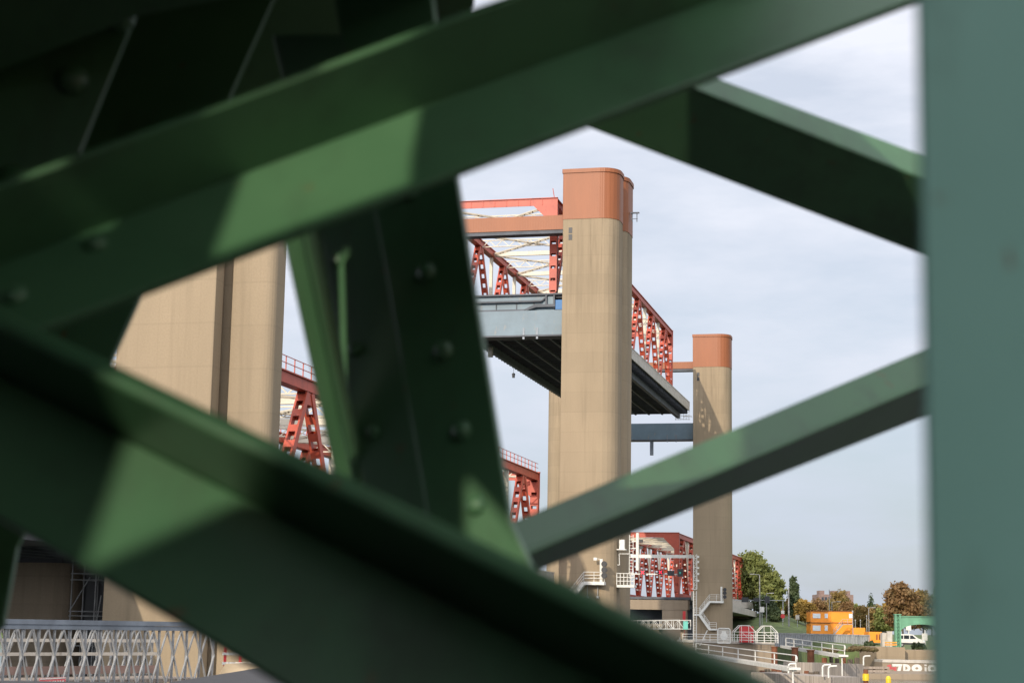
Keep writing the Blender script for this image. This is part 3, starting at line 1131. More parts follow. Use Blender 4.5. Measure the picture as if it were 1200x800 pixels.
# pier, bearing and scaffold under the lowered span at the left
t = thing("bridge_pier", "stained concrete pier beside the scaffold under the lowered span", "bridge pier", (-6.4, -111.5, -5.6), True)
poly = outline([(-8.25, -112.3, .3), (-4.35, -112.3, 1.4), (-4.35, -108.6, 1.4), (-8.25, -108.6, .3)])
MB().prism([(x, y, -7) for x, y in poly], (0, 0, 10.2)).build("shaft", M['conc_d'], t)
MB().box((-7.6, -111.8, 3.203), (-5.0, -109.4, 3.45)).build("bearing", M['under'], t)
t = thing("scaffold", "tube scaffold standing between the stained pier and the nearest tower", "scaffold", (-2.6, -112, -1), True)
m = MB()
g = [pu(px, 725, -112.6) for px in (82, 99, 110, 117)]
xs_ = [q.x for q in g]
for x in (xs_[0], xs_[2]):
    for uu in (-112.6, -111.2): m.tube((x, uu, -5.5), (x, uu, 4.4 if x == xs_[0] else 3.6), .045)
for x in (xs_[1], xs_[3]):
    m.tube((x, -111.2, -5.5), (x, -111.2, 3.4), .035)
m.build("upright", M['galv'], t)
m = MB()
for z in (-3.5, -1.4, .25, .5, 2.25, 2.6, 3.3):
    for uu in (-112.6, -111.2): m.tube((xs_[0] - .1, uu, z), (xs_[3], uu, z), .04)
m.tube((xs_[0], -112.6, .6), (xs_[1] + .2, -112.6, 2.4), .035)
m.tube((xs_[2], -112.6, -1.4), (xs_[3], -112.6, 1.4), .035)
m.build("ledger", M['galv'], t)
MB().box((xs_[0], -111.1, -5.6), (xs_[3] + .3, -109, 4.0)).build("black_sheeting", M['dark'], t)

# ------------------------------------------------------------------ panel footbridge at the lower left
A0, A1 = V((-19.6, 56.6, 0)), V((-11.35, 68.0, 0))
Db = (A1 - A0).normalized()
Nb = V((Db.y, -Db.x, 0))
if Nb.y > 0: Nb = -Nb
t = thing("panel_bridge", "grey steel panel footbridge with close zigzag bracing", "footbridge", (A0.x, A0.y, -2.2))
Lb = (A1 - A0).length
for off, nm in ((0, 1), (-3.4, 0)):
    q0b = A0 - Nb * -off if False else A0 + Nb * off
    zt_, zb_ = -.10, -2.4
    up = V((0, 0, 1))
    for k in (-1, 1):
        m = MB().bar(q0b + up * (zt_ + .085 * k - .06), q0b + Db * Lb + up * (zt_ + .085 * k - .06), .22 + .03 * k, .165)
        m.build("top_chord", M['galv_d'], t)
    MB().bar(q0b + up * zb_, q0b + Db * Lb + up * zb_, .22, .24).build("bottom_chord", M['galv'], t)
    n = int(Lb / .70)
    m = MB()
    md = MB()
    for i in range(n + 1):
        x = q0b + Db * (Lb * i / n)
        m.bar(x + up * (zb_ + .12), x + up * (zt_ - .2), .055, .09, Nb)
        if i < n:
            xm = q0b + Db * (Lb * (i + .5) / n)
            xb = q0b + Db * (Lb * (i + 1) / n)
            for k, (s_, e_) in enumerate(((x, xm), (xb, xm))):
                md.bar(s_ + up * -1.25 + Nb * .06, e_ + up * (zt_ - .22) + Nb * .06, .045, .07, Nb)
                md.bar(s_ + up * -1.25 + Nb * .07, e_ + up * (zb_ + .12) + Nb * .07, .045, .07, Nb)
    m.build("upright", M['galv'], t)
    md.build("diagonal", M['galv'], t)
m = MB()
m.prism([A0 + V((0, 0, -2.1)), A0 + Db * Lb + V((0, 0, -2.1)), A0 + Db * Lb - Nb * 3.3 + V((0, 0, -2.1)), A0 - Nb * 3.3 + V((0, 0, -2.1))], (0, 0, -.12))
m.build("walkway", M['timber'], t)
m = MB().bar(A0 - Nb * 3.1 + V((0, 0, -1.85)), A0 + Db * Lb - Nb * 3.1 + V((0, 0, -1.85)), .05, .3)
m.build("kickboard", M['brickred'], t)
m = MB()
for z in (-.75, -1.25): m.bar(A0 - Nb * 3.0 + V((0, 0, z)), A0 + Db * Lb - Nb * 3.0 + V((0, 0, z)), .04, .12)
m.build("handrail", M['fascia'], t)
# notice on its side
nc = [hit(x, y, A0 + Nb * .2, Nb) for x, y in ((46.5, 794.2), (77, 792.6), (77, 812), (46.5, 814))]
t = thing("notice_board", "red notice board with white lettering hung on the footbridge side", "notice", nc[3])
MB().prism(nc, -Nb * .02).build("panel", plain("notice red", (.52, .12, .12), .15, 8), t)
m = MB()
ex, ey = (nc[1] - nc[0]), (nc[3] - nc[0])
random.seed(3)


def onb(a, b): return nc[0] + ex * a + ey * b + Nb * .006


m.prism([onb(0.01, .02), onb(.99, .02), onb(.99, .08), onb(.01, .08)], Nb * .004)
for i in range(9):
    a = .06 + i * .1
    for k in range(3):
        dx = random.uniform(0, .03)
        m.prism([onb(a + dx, .2 + .25 * k), onb(a + .05 + dx, .2 + .25 * k), onb(a + .05, .38 + .25 * k), onb(a, .38 + .25 * k)], Nb * .004)
m.build("lettering", M['white'], t)
# orange barrier and sandy bank at its end
t = thing("barrier", "red and white barrier fence on the sand past the footbridge end", "barrier", (-10.6, 69.5, -1.7))
m = MB()
for x in (-11.1, -10.5): m.box((x - .05, 69.4, -1.7), (x + .05, 69.5, -.95))
m.build("post", M['redlit'], t)
m = MB()
for z in (-1.62, -1.25): m.box((-11.2, 69.35, z), (-9.0, 69.39, z + .1))
m.build("rail", M['white'], t)
sandm = MB()
xs2 = [-12.3 + .7 * i for i in range(14)]
ys2 = [66.5 + .9 * i for i in range(10)]
random.seed(5)
pts = [[(x, y, -1.62 + random.uniform(-.1, .1) - max(0, 68.3 - y) * .6 - (1.2 if x < -11.6 else 0)) for y in ys2] for x in xs2]
vv = [p for r in pts for p in r]
ff = [(i * 10 + j, (i + 1) * 10 + j, (i + 1) * 10 + j + 1, i * 10 + j + 1) for i in range(13) for j in range(9)]
tag(sandm.add(vv, ff).build("sand_bank", M['sand'], smooth=True), "bare sandy bank at the end of the footbridge", kind='structure')


# ------------------------------------------------------------------ river works in front of the far bank
def wall_px(name, label, cat, top, Y0, Y1, mat, zb=-7, depth=4.0, cap=None):
    """wall whose top edge runs between two surveyed points, going down into the water"""
    a, b = at(*top[0], Y0), at(*top[1], Y1)
    d = (b - a); d.z = 0
    n = V((-d.y, d.x, 0)).normalized()
    if n.y < 0: n = -n
    m = MB().prism([a, b, V((b.x, b.y, zb)), V((a.x, a.y, zb))], n * depth)
    if cap:
        t = thing(name, label, cat, V((a.x, a.y, -5.6)))
        m.build("wall", mat, t)
        k = V((0, 0, .003))
        MB().prism([a + k - n * .12, b + k - n * .12, b + k + V((0, 0, .35)) - n * .12, a + k + V((0, 0, .35)) - n * .12], n * (depth + .2)).build("coping", cap, t)
        return t
    return tag(m.build(name, mat, origin=V((a.x, a.y, -5.6))), label, cat)


M['planks'] = plain("bleached upright planks", (.30, .255, .21), .3, 1.5, (5, 5, .12), rough=.85, dirt=(.13, .10, .08))
wall_px("guide_wall", "concrete dolphin wall with rust streaks below the far tower", "quay wall", ((800, 752), (908, 755)), 262, 262, M['conc_d'], cap=M['fascia'], depth=9)
wall_px("timber_wall", "long grey timber guide wall behind the yellow banded pile", "guide wall", ((952, 776), (1012, 777.5)), 190, 196, M['planks'])
wall_px("timber_wall", "low grey timber guide wall nearest the bottom edge of the view", "guide wall", ((880, 787), (976, 793)), 165, 158, M['planks'])


def gang(label, p0, p1, Y0, Y1, h=1.15, depth=.35):
    a, b = at(*p0, Y0), at(*p1, Y1)
    t = thing("gangway", label, "gangway", b, group="white sloping gangways")
    d = (b - a).normalized()
    n = V((-d.y, d.x, 0)).normalized() * .35
    for s_ in (1, -1):
        m = MB().bar(a + n * s_, b + n * s_, .12, depth)
        m.build("stringer", M['white'], t)
        m = MB()
        if s_ < 0: continue
        rail(m, a + n * s_, b + n * s_, h, 1, 8.5, .055)
        c = b + V((0, 0, h * .75))
        m.path([b + n * s_ + V((0, 0, h)), b + n * s_ + d * .35 + V((0, 0, h * .92)), b + n * s_ + d * .5 + V((0, 0, h * .75)), b + n * s_ + d * .35 + V((0, 0, h * .57)), b + n * s_ + V((0, 0, h * .5))], .055)
        m.build("railing", M['white'], t)
    m = MB()
    L = (b - a).length
    k = 0
    while k < L:
        m.bar(a + d * k - n * .8, a + d * k + n * .8, .25, .05); k += .32
    m.build("walkway", M['timber'], t)
    m = MB()
    for q in (b + d * .4,):
        m.tube(V((q.x, q.y, -6)), q + V((0, 0, .1)), .08, 8)
        m.box(q + V((-.4, -.4, -.05)), q + V((.6, .4, .15)))
    m.build("foot", M['white'], t)
    return t


gang("long white sloping gangway with looped rail end, the lower and nearer one", (812, 765), (928, 783.5), 205, 150)
gang("short white sloping gangway above two rusty piles, the upper and farther one", (918, 757), (986, 768.3), 240, 190)
# rusty piles
for px, y0, Y, lab in ((931.5, 759, 215, "rusty steel pile under the upper gangway, left of the pair"), (950, 762, 205, "rusty steel pile under the upper gangway, right of the pair"),
                       (907.5, 758, 240, "rusty steel pile at the corner of the dolphin wall")):
    p = at(px, y0, Y)
    m = MB().tube((p.x, p.y, -7), p, .42, 10)
    m.tube(p, p + V((0, 0, .12)), .5, 10)
    tag(m.build("steel_pile", M['rust'], origin=(p.x, p.y, -5.6)), lab, "pile", "rusty steel piles")
# bollards of bent white pipe and of yellow steel
for px, y, Y, lab in ((964, 792, 158, "bent white pipe on the timber wall, left of the near pair"), (971, 793.5, 157, "bent white pipe on the timber wall, right of the near pair"),
                      (1012, 779, 195, "bent white pipe above the yellow banded pile"), (924, 790, 165, "white stub pipe below the long gangway's end")):
    p = at(px, y, Y)
    h = .85
    m = MB().path([p, p + V((0, 0, h)), p + V((.15, 0, h + .15)), p + V((.75, 0, h + .18))], .085, 8)
    tag(m.build("pipe_bollard", M['white'], origin=p), lab, "bollard", "bent white pipe bollards")
p = at(1014.5, 784, 192)
t = thing("mooring_pile", "dark mooring pile with a broad yellow band", "mooring pile", (p.x, p.y, -5.6))
MB().tube((p.x, p.y, -7), p, .26, 10).build("pile", M['rust'], t)
q = at(1014.5, 797, 192)
MB().tube((p.x, p.y, q.z), (p.x, p.y, q.z + .75), .36, 12).build("band", M['yellow'], t)
p = at(1041, 791.5, 180)
m = MB().tube((p.x, p.y, -7), (p.x, p.y, p.z - .25), .27, 12)
m.tube((p.x, p.y, p.z - .25), p, .27, 12, .16)
tag(m.build("mooring_bollard", M['yellow'], origin=(p.x, p.y, -5.6)), "plain yellow bollard at the bottom edge below the graffiti", "bollard")
# rotten piles along the low timber walls
random.seed(11)
for k, (px, y, Y) in enumerate([(893, 785, 170), (899, 783.5, 172), (906, 786, 168), (913, 784.5, 170), (920, 786, 166), (934, 787, 164), (945, 785.5, 166), (951, 787, 164), (957, 786, 165), (966, 770, 200), (974, 768, 200), (981, 771, 198), (989, 769, 198), (996, 772, 197), (1004, 770, 197)]):
    p = at(px, y, Y)
    w_ = random.uniform(.24, .38)
    m = MB().tube((p.x, p.y, -7), p, w_, 7, w_ * .85)
    tag(m.build("timber_pile", M['rust'] if k % 3 == 0 else M['bark'], origin=(p.x, p.y, -5.6)), "worn dark timber pile stump in the row along the guide walls", "pile", "timber pile stumps")

# things standing on the dolphin wall
Yd = 259
z0 = at(850, 754.5, Yd).z
p0, p1 = at(800, 754, Yd), at(912, 756, Yd)
p0.z = p1.z = z0 + .3
t = thing("railing", "white pipe railing along the edge of the dolphin wall", "railing", p0)
m = MB(); rail(m, p0, p1, 1.1, 2, 1.9, .045)
m.build("rail_run", M['white'], t)


def cage(label, px0, px1, ytop, Y, group=None, depth=2.0):
    a, b = at(px0, 754.5, Y), at(px1, 754.5, Y)
    zt_ = at((px0 + px1) / 2, ytop, Y).z
    zb_ = z0 + .3
    t = thing("guard_cage", label, "cage", (a.x, a.y, zb_), group="white guard cages on the dolphin wall")
    m = MB()
    c = (zt_ - zb_) * .38
    for yy in (0, depth):
        pts = [(a.x, a.y + yy, zb_), (a.x, a.y + yy, zt_ - c), (a.x + c, a.y + yy, zt_), (b.x - c, a.y + yy, zt_), (b.x, a.y + yy, zt_ - c), (b.x, a.y + yy, zb_)]
        m.path(pts, .06)
        m.tube(pts[1], pts[4], .05)
        n = 3
        if yy: continue
        for i in range(1, n):
            x = a.x + (b.x - a.x) * i / n
            m.tube((x, a.y + yy, zb_), (x, a.y + yy, zt_), .045)
            m.tube((x, a.y + yy, zt_ - c), (x + (b.x - a.x) / n, a.y + yy, zb_ + .6), .035)
    for x, z in ((a.x, zt_ - c), (a.x + c, zt_), (b.x - c, zt_), (b.x, zt_ - c)): m.tube((x, a.y, z), (x, a.y + depth, z), .05)
    m.build("frame", M['white'], t)
    return t


cage("white pipe cage around the red cabinet", 860.5, 886, 732.5, Yd + 1, depth=2.4)
cage("white pipe cage next to the red cabinet's cage, nearer the fence", 887.5, 911.5, 733, Yd + 1)
a, b = at(867.5, 754, Yd + 2), at(883, 733.5, Yd + 2)
t = thing("cabinet", "red steel cabinet inside a white pipe cage", "cabinet", (a.x, a.y, z0 + .3))
MB().box((a.x, a.y, z0 + .3), (b.x, a.y + 1.2, b.z)).build("housing", M['redlit'], t, bevel=.04)
c, d = at(871, 752, Yd + 2), at(880, 739, Yd + 2)
MB().box((c.x, a.y - .05, c.z), (d.x, a.y - .003, d.z)).build("door", M['redlit'], t)
a, b = at(841, 753, Yd), at(855.5, 736, Yd)
t = thing("sign_panel", "white upright panel with a pale round mark in a rounded frame", "sign", (a.x, a.y, z0 + .3))
MB().box((a.x, a.y, a.z), (b.x, a.y + .15, b.z)).build("panel", M['fascia'], t, bevel=.1)
m = MB()
m.path([(a.x, a.y - .05, a.z), (a.x, a.y - .05, b.z - .2), (a.x + .2, a.y - .05, b.z), (b.x - .2, a.y - .05, b.z), (b.x, a.y - .05, b.z - .2), (b.x, a.y - .05, a.z), (a.x, a.y - .05, a.z)], .09)
m.build("frame", M['white'], t)
cx, cz = (a.x + b.x) / 2, a.z + (b.z - a.z) * .48
m = MB().tube((cx, a.y - .06, cz), (cx, a.y - .003, cz), .55, 16)
m.box((cx - .3, a.y - .05, cz + .4), (cx + .3, a.y - .004, cz + .75))
m.build("round_mark", M['white'], t)
# white stair tower at the foot of the far tower
t = thing("access_ladder", "white ladder frame beside the foot of the far tower", "ladder", at(817, 757, 262))
m = MB()
for px in (812.5, 816.2):
    m.bar(at(px, 758, 262), at(px, 692, 262), .10, .10)
for k in range(34): m.bar(at(812.5, 757 - 1.9 * k, 262), at(816.2, 757 - 1.9 * k, 262), .05, .05)
m.bar(at(820, 756, 262), at(829, 738, 262), .12, .14)
m.build("frame", M['white'], t)
# white truss gangway leading to the pier
a, b = at(742, 736.5, 292), at(803, 736.5, 270)
t = thing("truss_gangway", "white truss gangway with diagonal bracing running to the pier", "gangway", b)
d = b - a
n = V((-d.y, d.x, 0)).normalized() * .9
hh = V((0, 0, 1.35))
for s_ in (-1, 1):
    m = MB()
    m.bar(a + n * s_, b + n * s_, .12, .16)
    m.bar(a + d * .08 + n * s_ + hh, b + n * s_ + hh, .1, .12)
    m.bar(a + n * s_, a + d * .08 + n * s_ + hh, .1, .12)
    for i in range(9):
        f0, f1 = .08 + .92 * i / 8, .08 + .92 * (i + 1) / 8
        m.bar(a + d * f0 + n * s_, a + d * f0 + n * s_ + hh, .08, .08)
        if i < 8:
            lo_, hi_ = (f0, f1) if i % 2 else (f1, f0)
            m.bar(a + d * lo_ + n * s_, a + d * hi_ + n * s_ + hh, .06, .06)
    m.build("side_truss", M['white'], t)
m = MB().prism([a - n, b - n, b + n, a + n], (0, 0, -.08))
m.build("walkway", M['fascia'], t)
m = MB()
for f_ in (.1, .55, .95): m.tube(V(((a + d * f_).x, (a + d * f_).y, -7)), a + d * f_ - V((0, 0, .1)), .3, 8)
m.build("pile", M['conc_d'], t)
p = at(803.5, 737, 268)
m = MB().box(p + V((-.35, 0, 0)), p + V((.35, .5, 1.25)))
tag(m.build("control_box", plain("turquoise box", (.12, .42, .34), .1, 1), origin=p), "small turquoise box at the end of the truss gangway", "box")
# rubble under the pier
random.seed(8)
rm = MB()
for i in range(420):
    q = bw(random.uniform(-14, 3), random.uniform(108, 117), -5.4 + random.uniform(0, 4.2) * random.random())
    q.z = max(q.z, -5.5)
    s_ = random.uniform(.25, .7)
    o = [V((random.uniform(.6, 1) * s_ * a_, random.uniform(.6, 1) * s_ * b_, random.uniform(.5, .9) * s_ * c_)) for c_ in (-1, 1) for a_, b_ in ((-1, -1), (1, -1), (1, 1), (-1, 1))]
    rm.hexa([q + k for k in o[:4]], [q + k for k in o[4:]])
tag(rm.build("rubble", M['fascia']), "pale stone rubble bank at the foot of the pier", kind='stuff')

# ------------------------------------------------------------------ far bank: quay, portal, van
Yq = 240
wall_px("quay_wall", "low quay wall carrying white and red graffiti under a dark ledge", "quay wall", ((1034, 775.5), (1150, 778)), Yq, Yq, M['conc_d'], cap=M['fascia'], depth=5)
wall_px("quay_wall", "lower concrete quay step below the graffiti wall", "quay wall", ((985, 788.5), (1150, 790)), 222, 222, M['conc_d'], depth=17)
wall_px("quay_wall", "upper concrete retaining wall behind the graffiti ledge", "quay wall", ((1060, 761), (1160, 762)), 250, 250, M['conc'], depth=6)
wall_px("portal_base", "pale concrete block under the green steel portal", "plinth", ((1027, 757.5), (1060.5, 758)), 248, 248, M['conc'], depth=12)
t = thing("timber_fender", "green slimed timber fender rails in front of the quay", "fender", at(1018, 785, 226))
m = MB()
for y in (781.5, 785.5): m.bar(at(985, y, 226), at(1042, y + .5, 226), .3, .3)
m.build("rail", M['timber'], t)
m = MB()
for px in (992, 1008, 1024, 1038):
    a = at(px, 780.5, 226.4)
    m.bar((a.x, a.y, -7), a, .3, .3)
m.build("post", M['rust'], t)
# graffiti, strokes of paint a few millimetres thick
a0, a1 = at(1040, 787.5, Yq - .03), at(1098, 787.5, Yq - .03)
zt_ = at(1060, 777.5, Yq - .03).z
zb_ = at(1060, 787.0, Yq - .03).z
gx = lambda px: at(px, 782, Yq - .03).x
t = thing("graffiti", "white bubble letters with a red splash painted along the low quay wall", "graffiti", (a0.x, Yq, zb_))
H_ = zt_ - zb_


def ring(m, xc, w, y, k0=0., k1=1., thick=.42, n=18):
    pts = []
    for i in range(n + 1):
        q = 2 * pi * (k0 + (k1 - k0) * i / n)
        pts.append((cos(q), sin(q)))
    for (c0_, s0_), (c1_, s1_) in zip(pts, pts[1:]):
        o = [(xc + c * w / 2 * f, y, zb_ + H_ / 2 + s * H_ / 2 * f) for c, s, f in ((c0_, s0_, 1), (c1_, s1_, 1), (c1_, s1_, thick), (c0_, s0_, thick))]
        m.prism(o, (0, -.006, 0))


yg = Yq - .145
yg2 = Yq - .004
m = MB()
yy = Yq - .002
m.prism([(gx(1045.5), yy, zt_), (gx(1058), yy, zt_), (gx(1057), yy, zt_ - .3 * H_), (gx(1046), yy, zt_ - .32 * H_)], (0, -.006, 0))
m.prism([(gx(1053), yy, zt_ - .33 * H_), (gx(1056.5), yy, zt_ - .33 * H_), (gx(1055), yy, zb_), (gx(1051), yy, zb_)], (0, -.006, 0))
m.prism([(gx(1058.5), yy, zb_), (gx(1061), yy, zb_), (gx(1061), yy, zt_), (gx(1058.5), yy, zt_)], (0, -.006, 0))
ring(m, gx(1061), gx(1067) - gx(1055), yy, -.25, .25)
ring(m, gx(1074.5), gx(1081) - gx(1068.5), yy, thick=.3)
m.prism([(gx(1083.5), yy, zb_), (gx(1086), yy, zb_), (gx(1086), yy, zt_ - .35 * H_), (gx(1083.5), yy, zt_ - .35 * H_)], (0, -.006, 0))
m.prism([(gx(1083.3), yy, zt_ - .2 * H_), (gx(1086.2), yy, zt_ - .2 * H_), (gx(1086.2), yy, zt_), (gx(1083.3), yy, zt_)], (0, -.006, 0))
ring(m, gx(1092.5), gx(1098) - gx(1087), yy, thick=.4)
m.build("white_letters", M['white'], t)
m = MB().prism([(gx(1039.5), yy, zt_ - .2 * H_), (gx(1044), yy, zt_ - .05 * H_), (gx(1045), yy, zt_ - .4 * H_), (gx(1051), yy, zt_ - .4 * H_), (gx(1050), yy, zb_ + .1 * H_), (gx(1046), yy, zb_ + .3 * H_), (gx(1041), yy, zb_ + .35 * H_)], (0, -.004, 0))
m.build("red_splash", plain("red spray paint", (.42, .07, .07), .2, 3), t)

# bright green steel portal
Yp = 254
a = at(1053, 757.5, Yp)
wp = 6.5 / 2030 * Yp
top = at(1053, 720, Yp).z
bt = at(1068, 733, Yp).z
ut = at(1068, 722.3, Yp).z
span_w = 57 / 2030 * Yp
t = thing("steel_portal", "bright green arched steel portal on the quay in front of the parked van", "portal", (a.x, a.y, a.z))
for x in (a.x, a.x + span_w):
    m = MB()
    for k in (-1, 1): m.box((x + k * wp * .36 - .12, a.y, a.z), (x + k * wp * .36 + .12, a.y + .9, top))
    m.box((x - wp * .3, a.y + .35, a.z), (x + wp * .3, a.y + .5, top - .02))
    z = a.z + .3
    while z < top - .4:
        m.bar((x - wp * .3, a.y + .05, z), (x + wp * .3, a.y + .05, z + .45), .1, .06); z += .5
    m.box((x - wp * .62, a.y - .1, top), (x + wp * .62, a.y + 1, top + .12))
    m.build("post", M['pgreen'], t)
m = MB()
xa, xb = a.x + wp * .5, a.x + span_w - wp * .5
pts = [(xa, ut), (xb, ut)]
n = 16
zl = at(1060, 742, Yp).z
for i in range(n + 1):
    q = pi * i / n
    pts.append(((xa + xb) / 2 + cos(q) * (xb - xa) / 2, zl + (bt - zl + .25) * sin(q) ** .75))
for (x0, z0_), (x1, z1_) in zip(pts[2:], pts[3:]):
    m.prism([(x0, a.y + .2, ut), (x1, a.y + .2, ut), (x1, a.y + .2, z1_), (x0, a.y + .2, z0_)], (0, .5, 0))
m.box((xa, a.y + .05, ut + .003), (xb, a.y + .85, ut + .12))
m.build("arch_beam", M['pgreen'], t)
t = thing("guard_rail", "orange and green barrier rails at the foot of the green portal", "barrier", at(1038, 757, 251))
m = MB()
for y in (752.3, 755): m.bar(at(1037, y, 251), at(1051, y, 251), .06, .16)
m.build("rail", M['contain'], t)
m = MB()
for px in (1038, 1042, 1046, 1050): m.bar(at(px, 758, 251.2), at(px, 751, 251.2), .08, .08)
m.build("post", M['pgreen'], t)

# van behind the portal, facing right
Yv = 268
s_ = Yv / 2030
b0 = at(1052, 757.3, Yv)
t = thing("parked_van", "white passenger van parked behind the green portal", "van", b0)
L_ = lambda px: b0.x + (px - 1052) * s_
zz = lambda h: b0.z + h
prof = [(1052, .45), (1083.5, .45), (1083.5, .95), (1081, 1.12), (1076, 1.28), (1070.5, 1.85), (1067, 1.92), (1054, 1.92), (1052, 1.7)]
MB().prism([(L_(x), Yv, zz(h)) for x, h in prof], (0, 1.8, 0)).build("body", M['white'], t, bevel=.05)
m = MB()
for q in ([(1053, 1.2), (1058.5, 1.2), (1058.5, 1.72), (1053, 1.72)], [(1059.5, 1.2), (1065.5, 1.2), (1065.5, 1.74), (1059.5, 1.74)], [(1066.5, 1.2), (1073.5, 1.24), (1069.4, 1.74), (1066.5, 1.74)]):
    m.prism([(L_(x), Yv - .012, zz(h)) for x, h in q], (0, .01, 0))
m.prism([(L_(1075.6), Yv + .15, zz(1.33)), (L_(1071.2), Yv + .15, zz(1.8)), (L_(1071.2), Yv + 1.65, zz(1.8)), (L_(1075.6), Yv + 1.65, zz(1.33))], (.02, 0, .02))
m.build("window", M['winglass'], t)
for px in (1057, 1077):
    w_ = MB().tube((L_(px), Yv - .03, zz(.33)), (L_(px), Yv + .2, zz(.33)), .33, 16).build("wheel", M['tyre'], t)
    MB().tube((L_(px), Yv - .05, zz(.33)), (L_(px), Yv - .031, zz(.33)), .19, 12).build("rim", M['galv'], w_)
MB().box((L_(1052), Yv - .01, zz(.35)), (L_(1083.7), Yv + .05, zz(.62))).build("sill", M['dark'], t)
m = MB().box((L_(1081.5), Yv - .01, zz(.8)), (L_(1083.6), Yv + .3, zz(.98)))
m.build("headlight", M['glass'], t)

# site cabins
for px0, px1, y0, y1, wins, lab in ((950, 973, 729.8, 743.5, ((952.5, 961.5), (966.5, 970)), "orange site cabin with two pale windows, lower left of the stack"),
                                    (950, 973, 715.9, 728.7, ((952.5, 961.5), (966.5, 970)), "orange site cabin with two pale windows, upper left of the stack"),
                                    (973.3, 999.6, 729.8, 743.8, (), "plain orange site cabin behind the steel stair, lower right of the stack"),
                                    (973.3, 999.6, 716.2, 728.7, ((995, 999),), "orange site cabin with one pale window at its right end, upper right of the stack")):
    Yc = 390
    a, b = at(px0, y1, Yc), at(px1, y0, Yc)
    t = thing("site_cabin", lab, "site cabin", a, group="stacked orange site cabins")
    m = MB().box((a.x + .08, a.y + .04, a.z + .1), (b.x - .08, a.y + 5.9, b.z - .1))
    m.build("wall", M['contain'], t)
    m = MB()
    for x in (a.x + .07, b.x - .07): m.box((x - .07, a.y, a.z), (x + .07, a.y + .14, b.z))
    m.box((a.x + .143, a.y, b.z - .16), (b.x - .143, a.y + .12, b.z))
    m.box((a.x + .143, a.y, a.z), (b.x - .143, a.y + .12, a.z + .16))
    m.build("frame", M['contain'], t)
    MB().box((a.x - .1, a.y - .15, b.z + .003), (b.x + .02, a.y + 6, b.z + .10)).build("roof", M['rust'], t)
    for w0, w1 in wins:
        c, d = at(w0, y1 - 5, Yc), at(w1, y0 + 2.6, Yc)
        MB().box((c.x, a.y - .03, c.z), (d.x, a.y + .035, d.z)).build("window", M['glass'], t)
t = thing("outside_stair", "grey steel stair rising in front of the orange cabins", "stair", at(978, 743, 386))
m = MB()
for dy in (0, .9): m.bar(at(977, 743, 386 + dy), at(987.5, 731, 386 + dy), .1, .3)
m.bar(at(987.5, 731, 386.4), at(999, 731, 386.4), 1.0, .12)
m.build("flight", M['grey'], t)
m = MB()
rail(m, at(977, 743, 385.8), at(987.5, 731, 385.8), 1.1, 1, 1.2, .04)
rail(m, at(987.5, 731, 385.8), at(999, 731, 385.8), 1.1, 1, 1.2, .04)
m.build("railing", M['grey'], t)
for px0, px1, y0, y1, Yc, lab in ((1000.5, 1014, 735.2, 745, 380, "low plain orange container right of the cabin stack"), (1018.5, 1033.5, 740, 752.5, 300, "orange container with dark door slits near the green portal")):
    a, b = at(px0, y1, Yc), at(px1, y0, Yc)
    t = thing("container", lab, "container", a)
    MB().box((a.x, a.y, a.z), (b.x, a.y + 4, b.z)).build("body", M['contain'], t, bevel=.04)
    m = MB()
    k = a.x + .15
    while k < b.x - .1:
        m.box((k, a.y - .05, a.z + .1), (k + .09, a.y - .003, b.z - .1)); k += .3
    m.build("corrugation", M['contain'], t)
    if Yc < 350:
        m = MB()
        for x in (.55, .75): m.box((a.x + (b.x - a.x) * x, a.y - .08, a.z + .5), (a.x + (b.x - a.x) * (x + .1), a.y - .052, b.z - .4))
        m.build("door_slit", M['rust'], t)

# grey panel barrier along the yard
Yf0, Yf1 = 318, 300
a, b = at(908, 742.3, Yf0), at(1019.5, 745, Yf1)
t = thing("panel_fence", "long grey upright panelled barrier in front of the orange cabins", "fence", (a.x, a.y, -2.3))
d = (b - a)
lo = V((0, 0, -2.15))
n = V((-d.y, d.x, 0)).normalized() * .08
MB().prism([a, b, b + lo, a + lo], n).build("panel", M['grey'], t)
m = MB()
N_ = 40
for i in range(N_ + 1):
    q = a.lerp(b, i / N_) - n * 1.2
    m.bar(q + V((0, 0, -2.1)), q + V((0, 0, .02)), .15, .12)
m.build("upright", M['galv'], t)
MB().bar(a + V((0, 0, .12)) , b + V((0, 0, .12)), .3, .2).build("top_rail", M['galv'], t)
MB().bar(a + V((0, 0, -2.2)), b + V((0, 0, -2.2)), .3, .12).build("bottom_rail", M['galv'], t)


# lamps, signs and road signals
def lamp(label, px, y0, y1, Y, arm=0, r=.09):
    a, b = at(px, y1, Y), at(px, y0, Y)
    b.x, b.y = a.x, a.y
    t = thing("street_lamp", label, "street lamp", a, group="slim grey lamp posts on the far bank")
    MB().tube(a - V((0, 0, .5)), b, r * 1.3, 8, r * .8).build("pole", M['galv'], t)
    m = MB()
    if arm:
        m.bar(b, b + V((arm, 0, .12)), .1, .1)
        m.bar(b + V((arm, 0, .12)), b + V((arm + (.9 if arm > 0 else -.9), 0, .12)), .3, .16)
    else:
        m.tube(b, b + V((0, 0, .3)), .16, 8, .1)
    m.build("lamp_head", M['galv'], t)


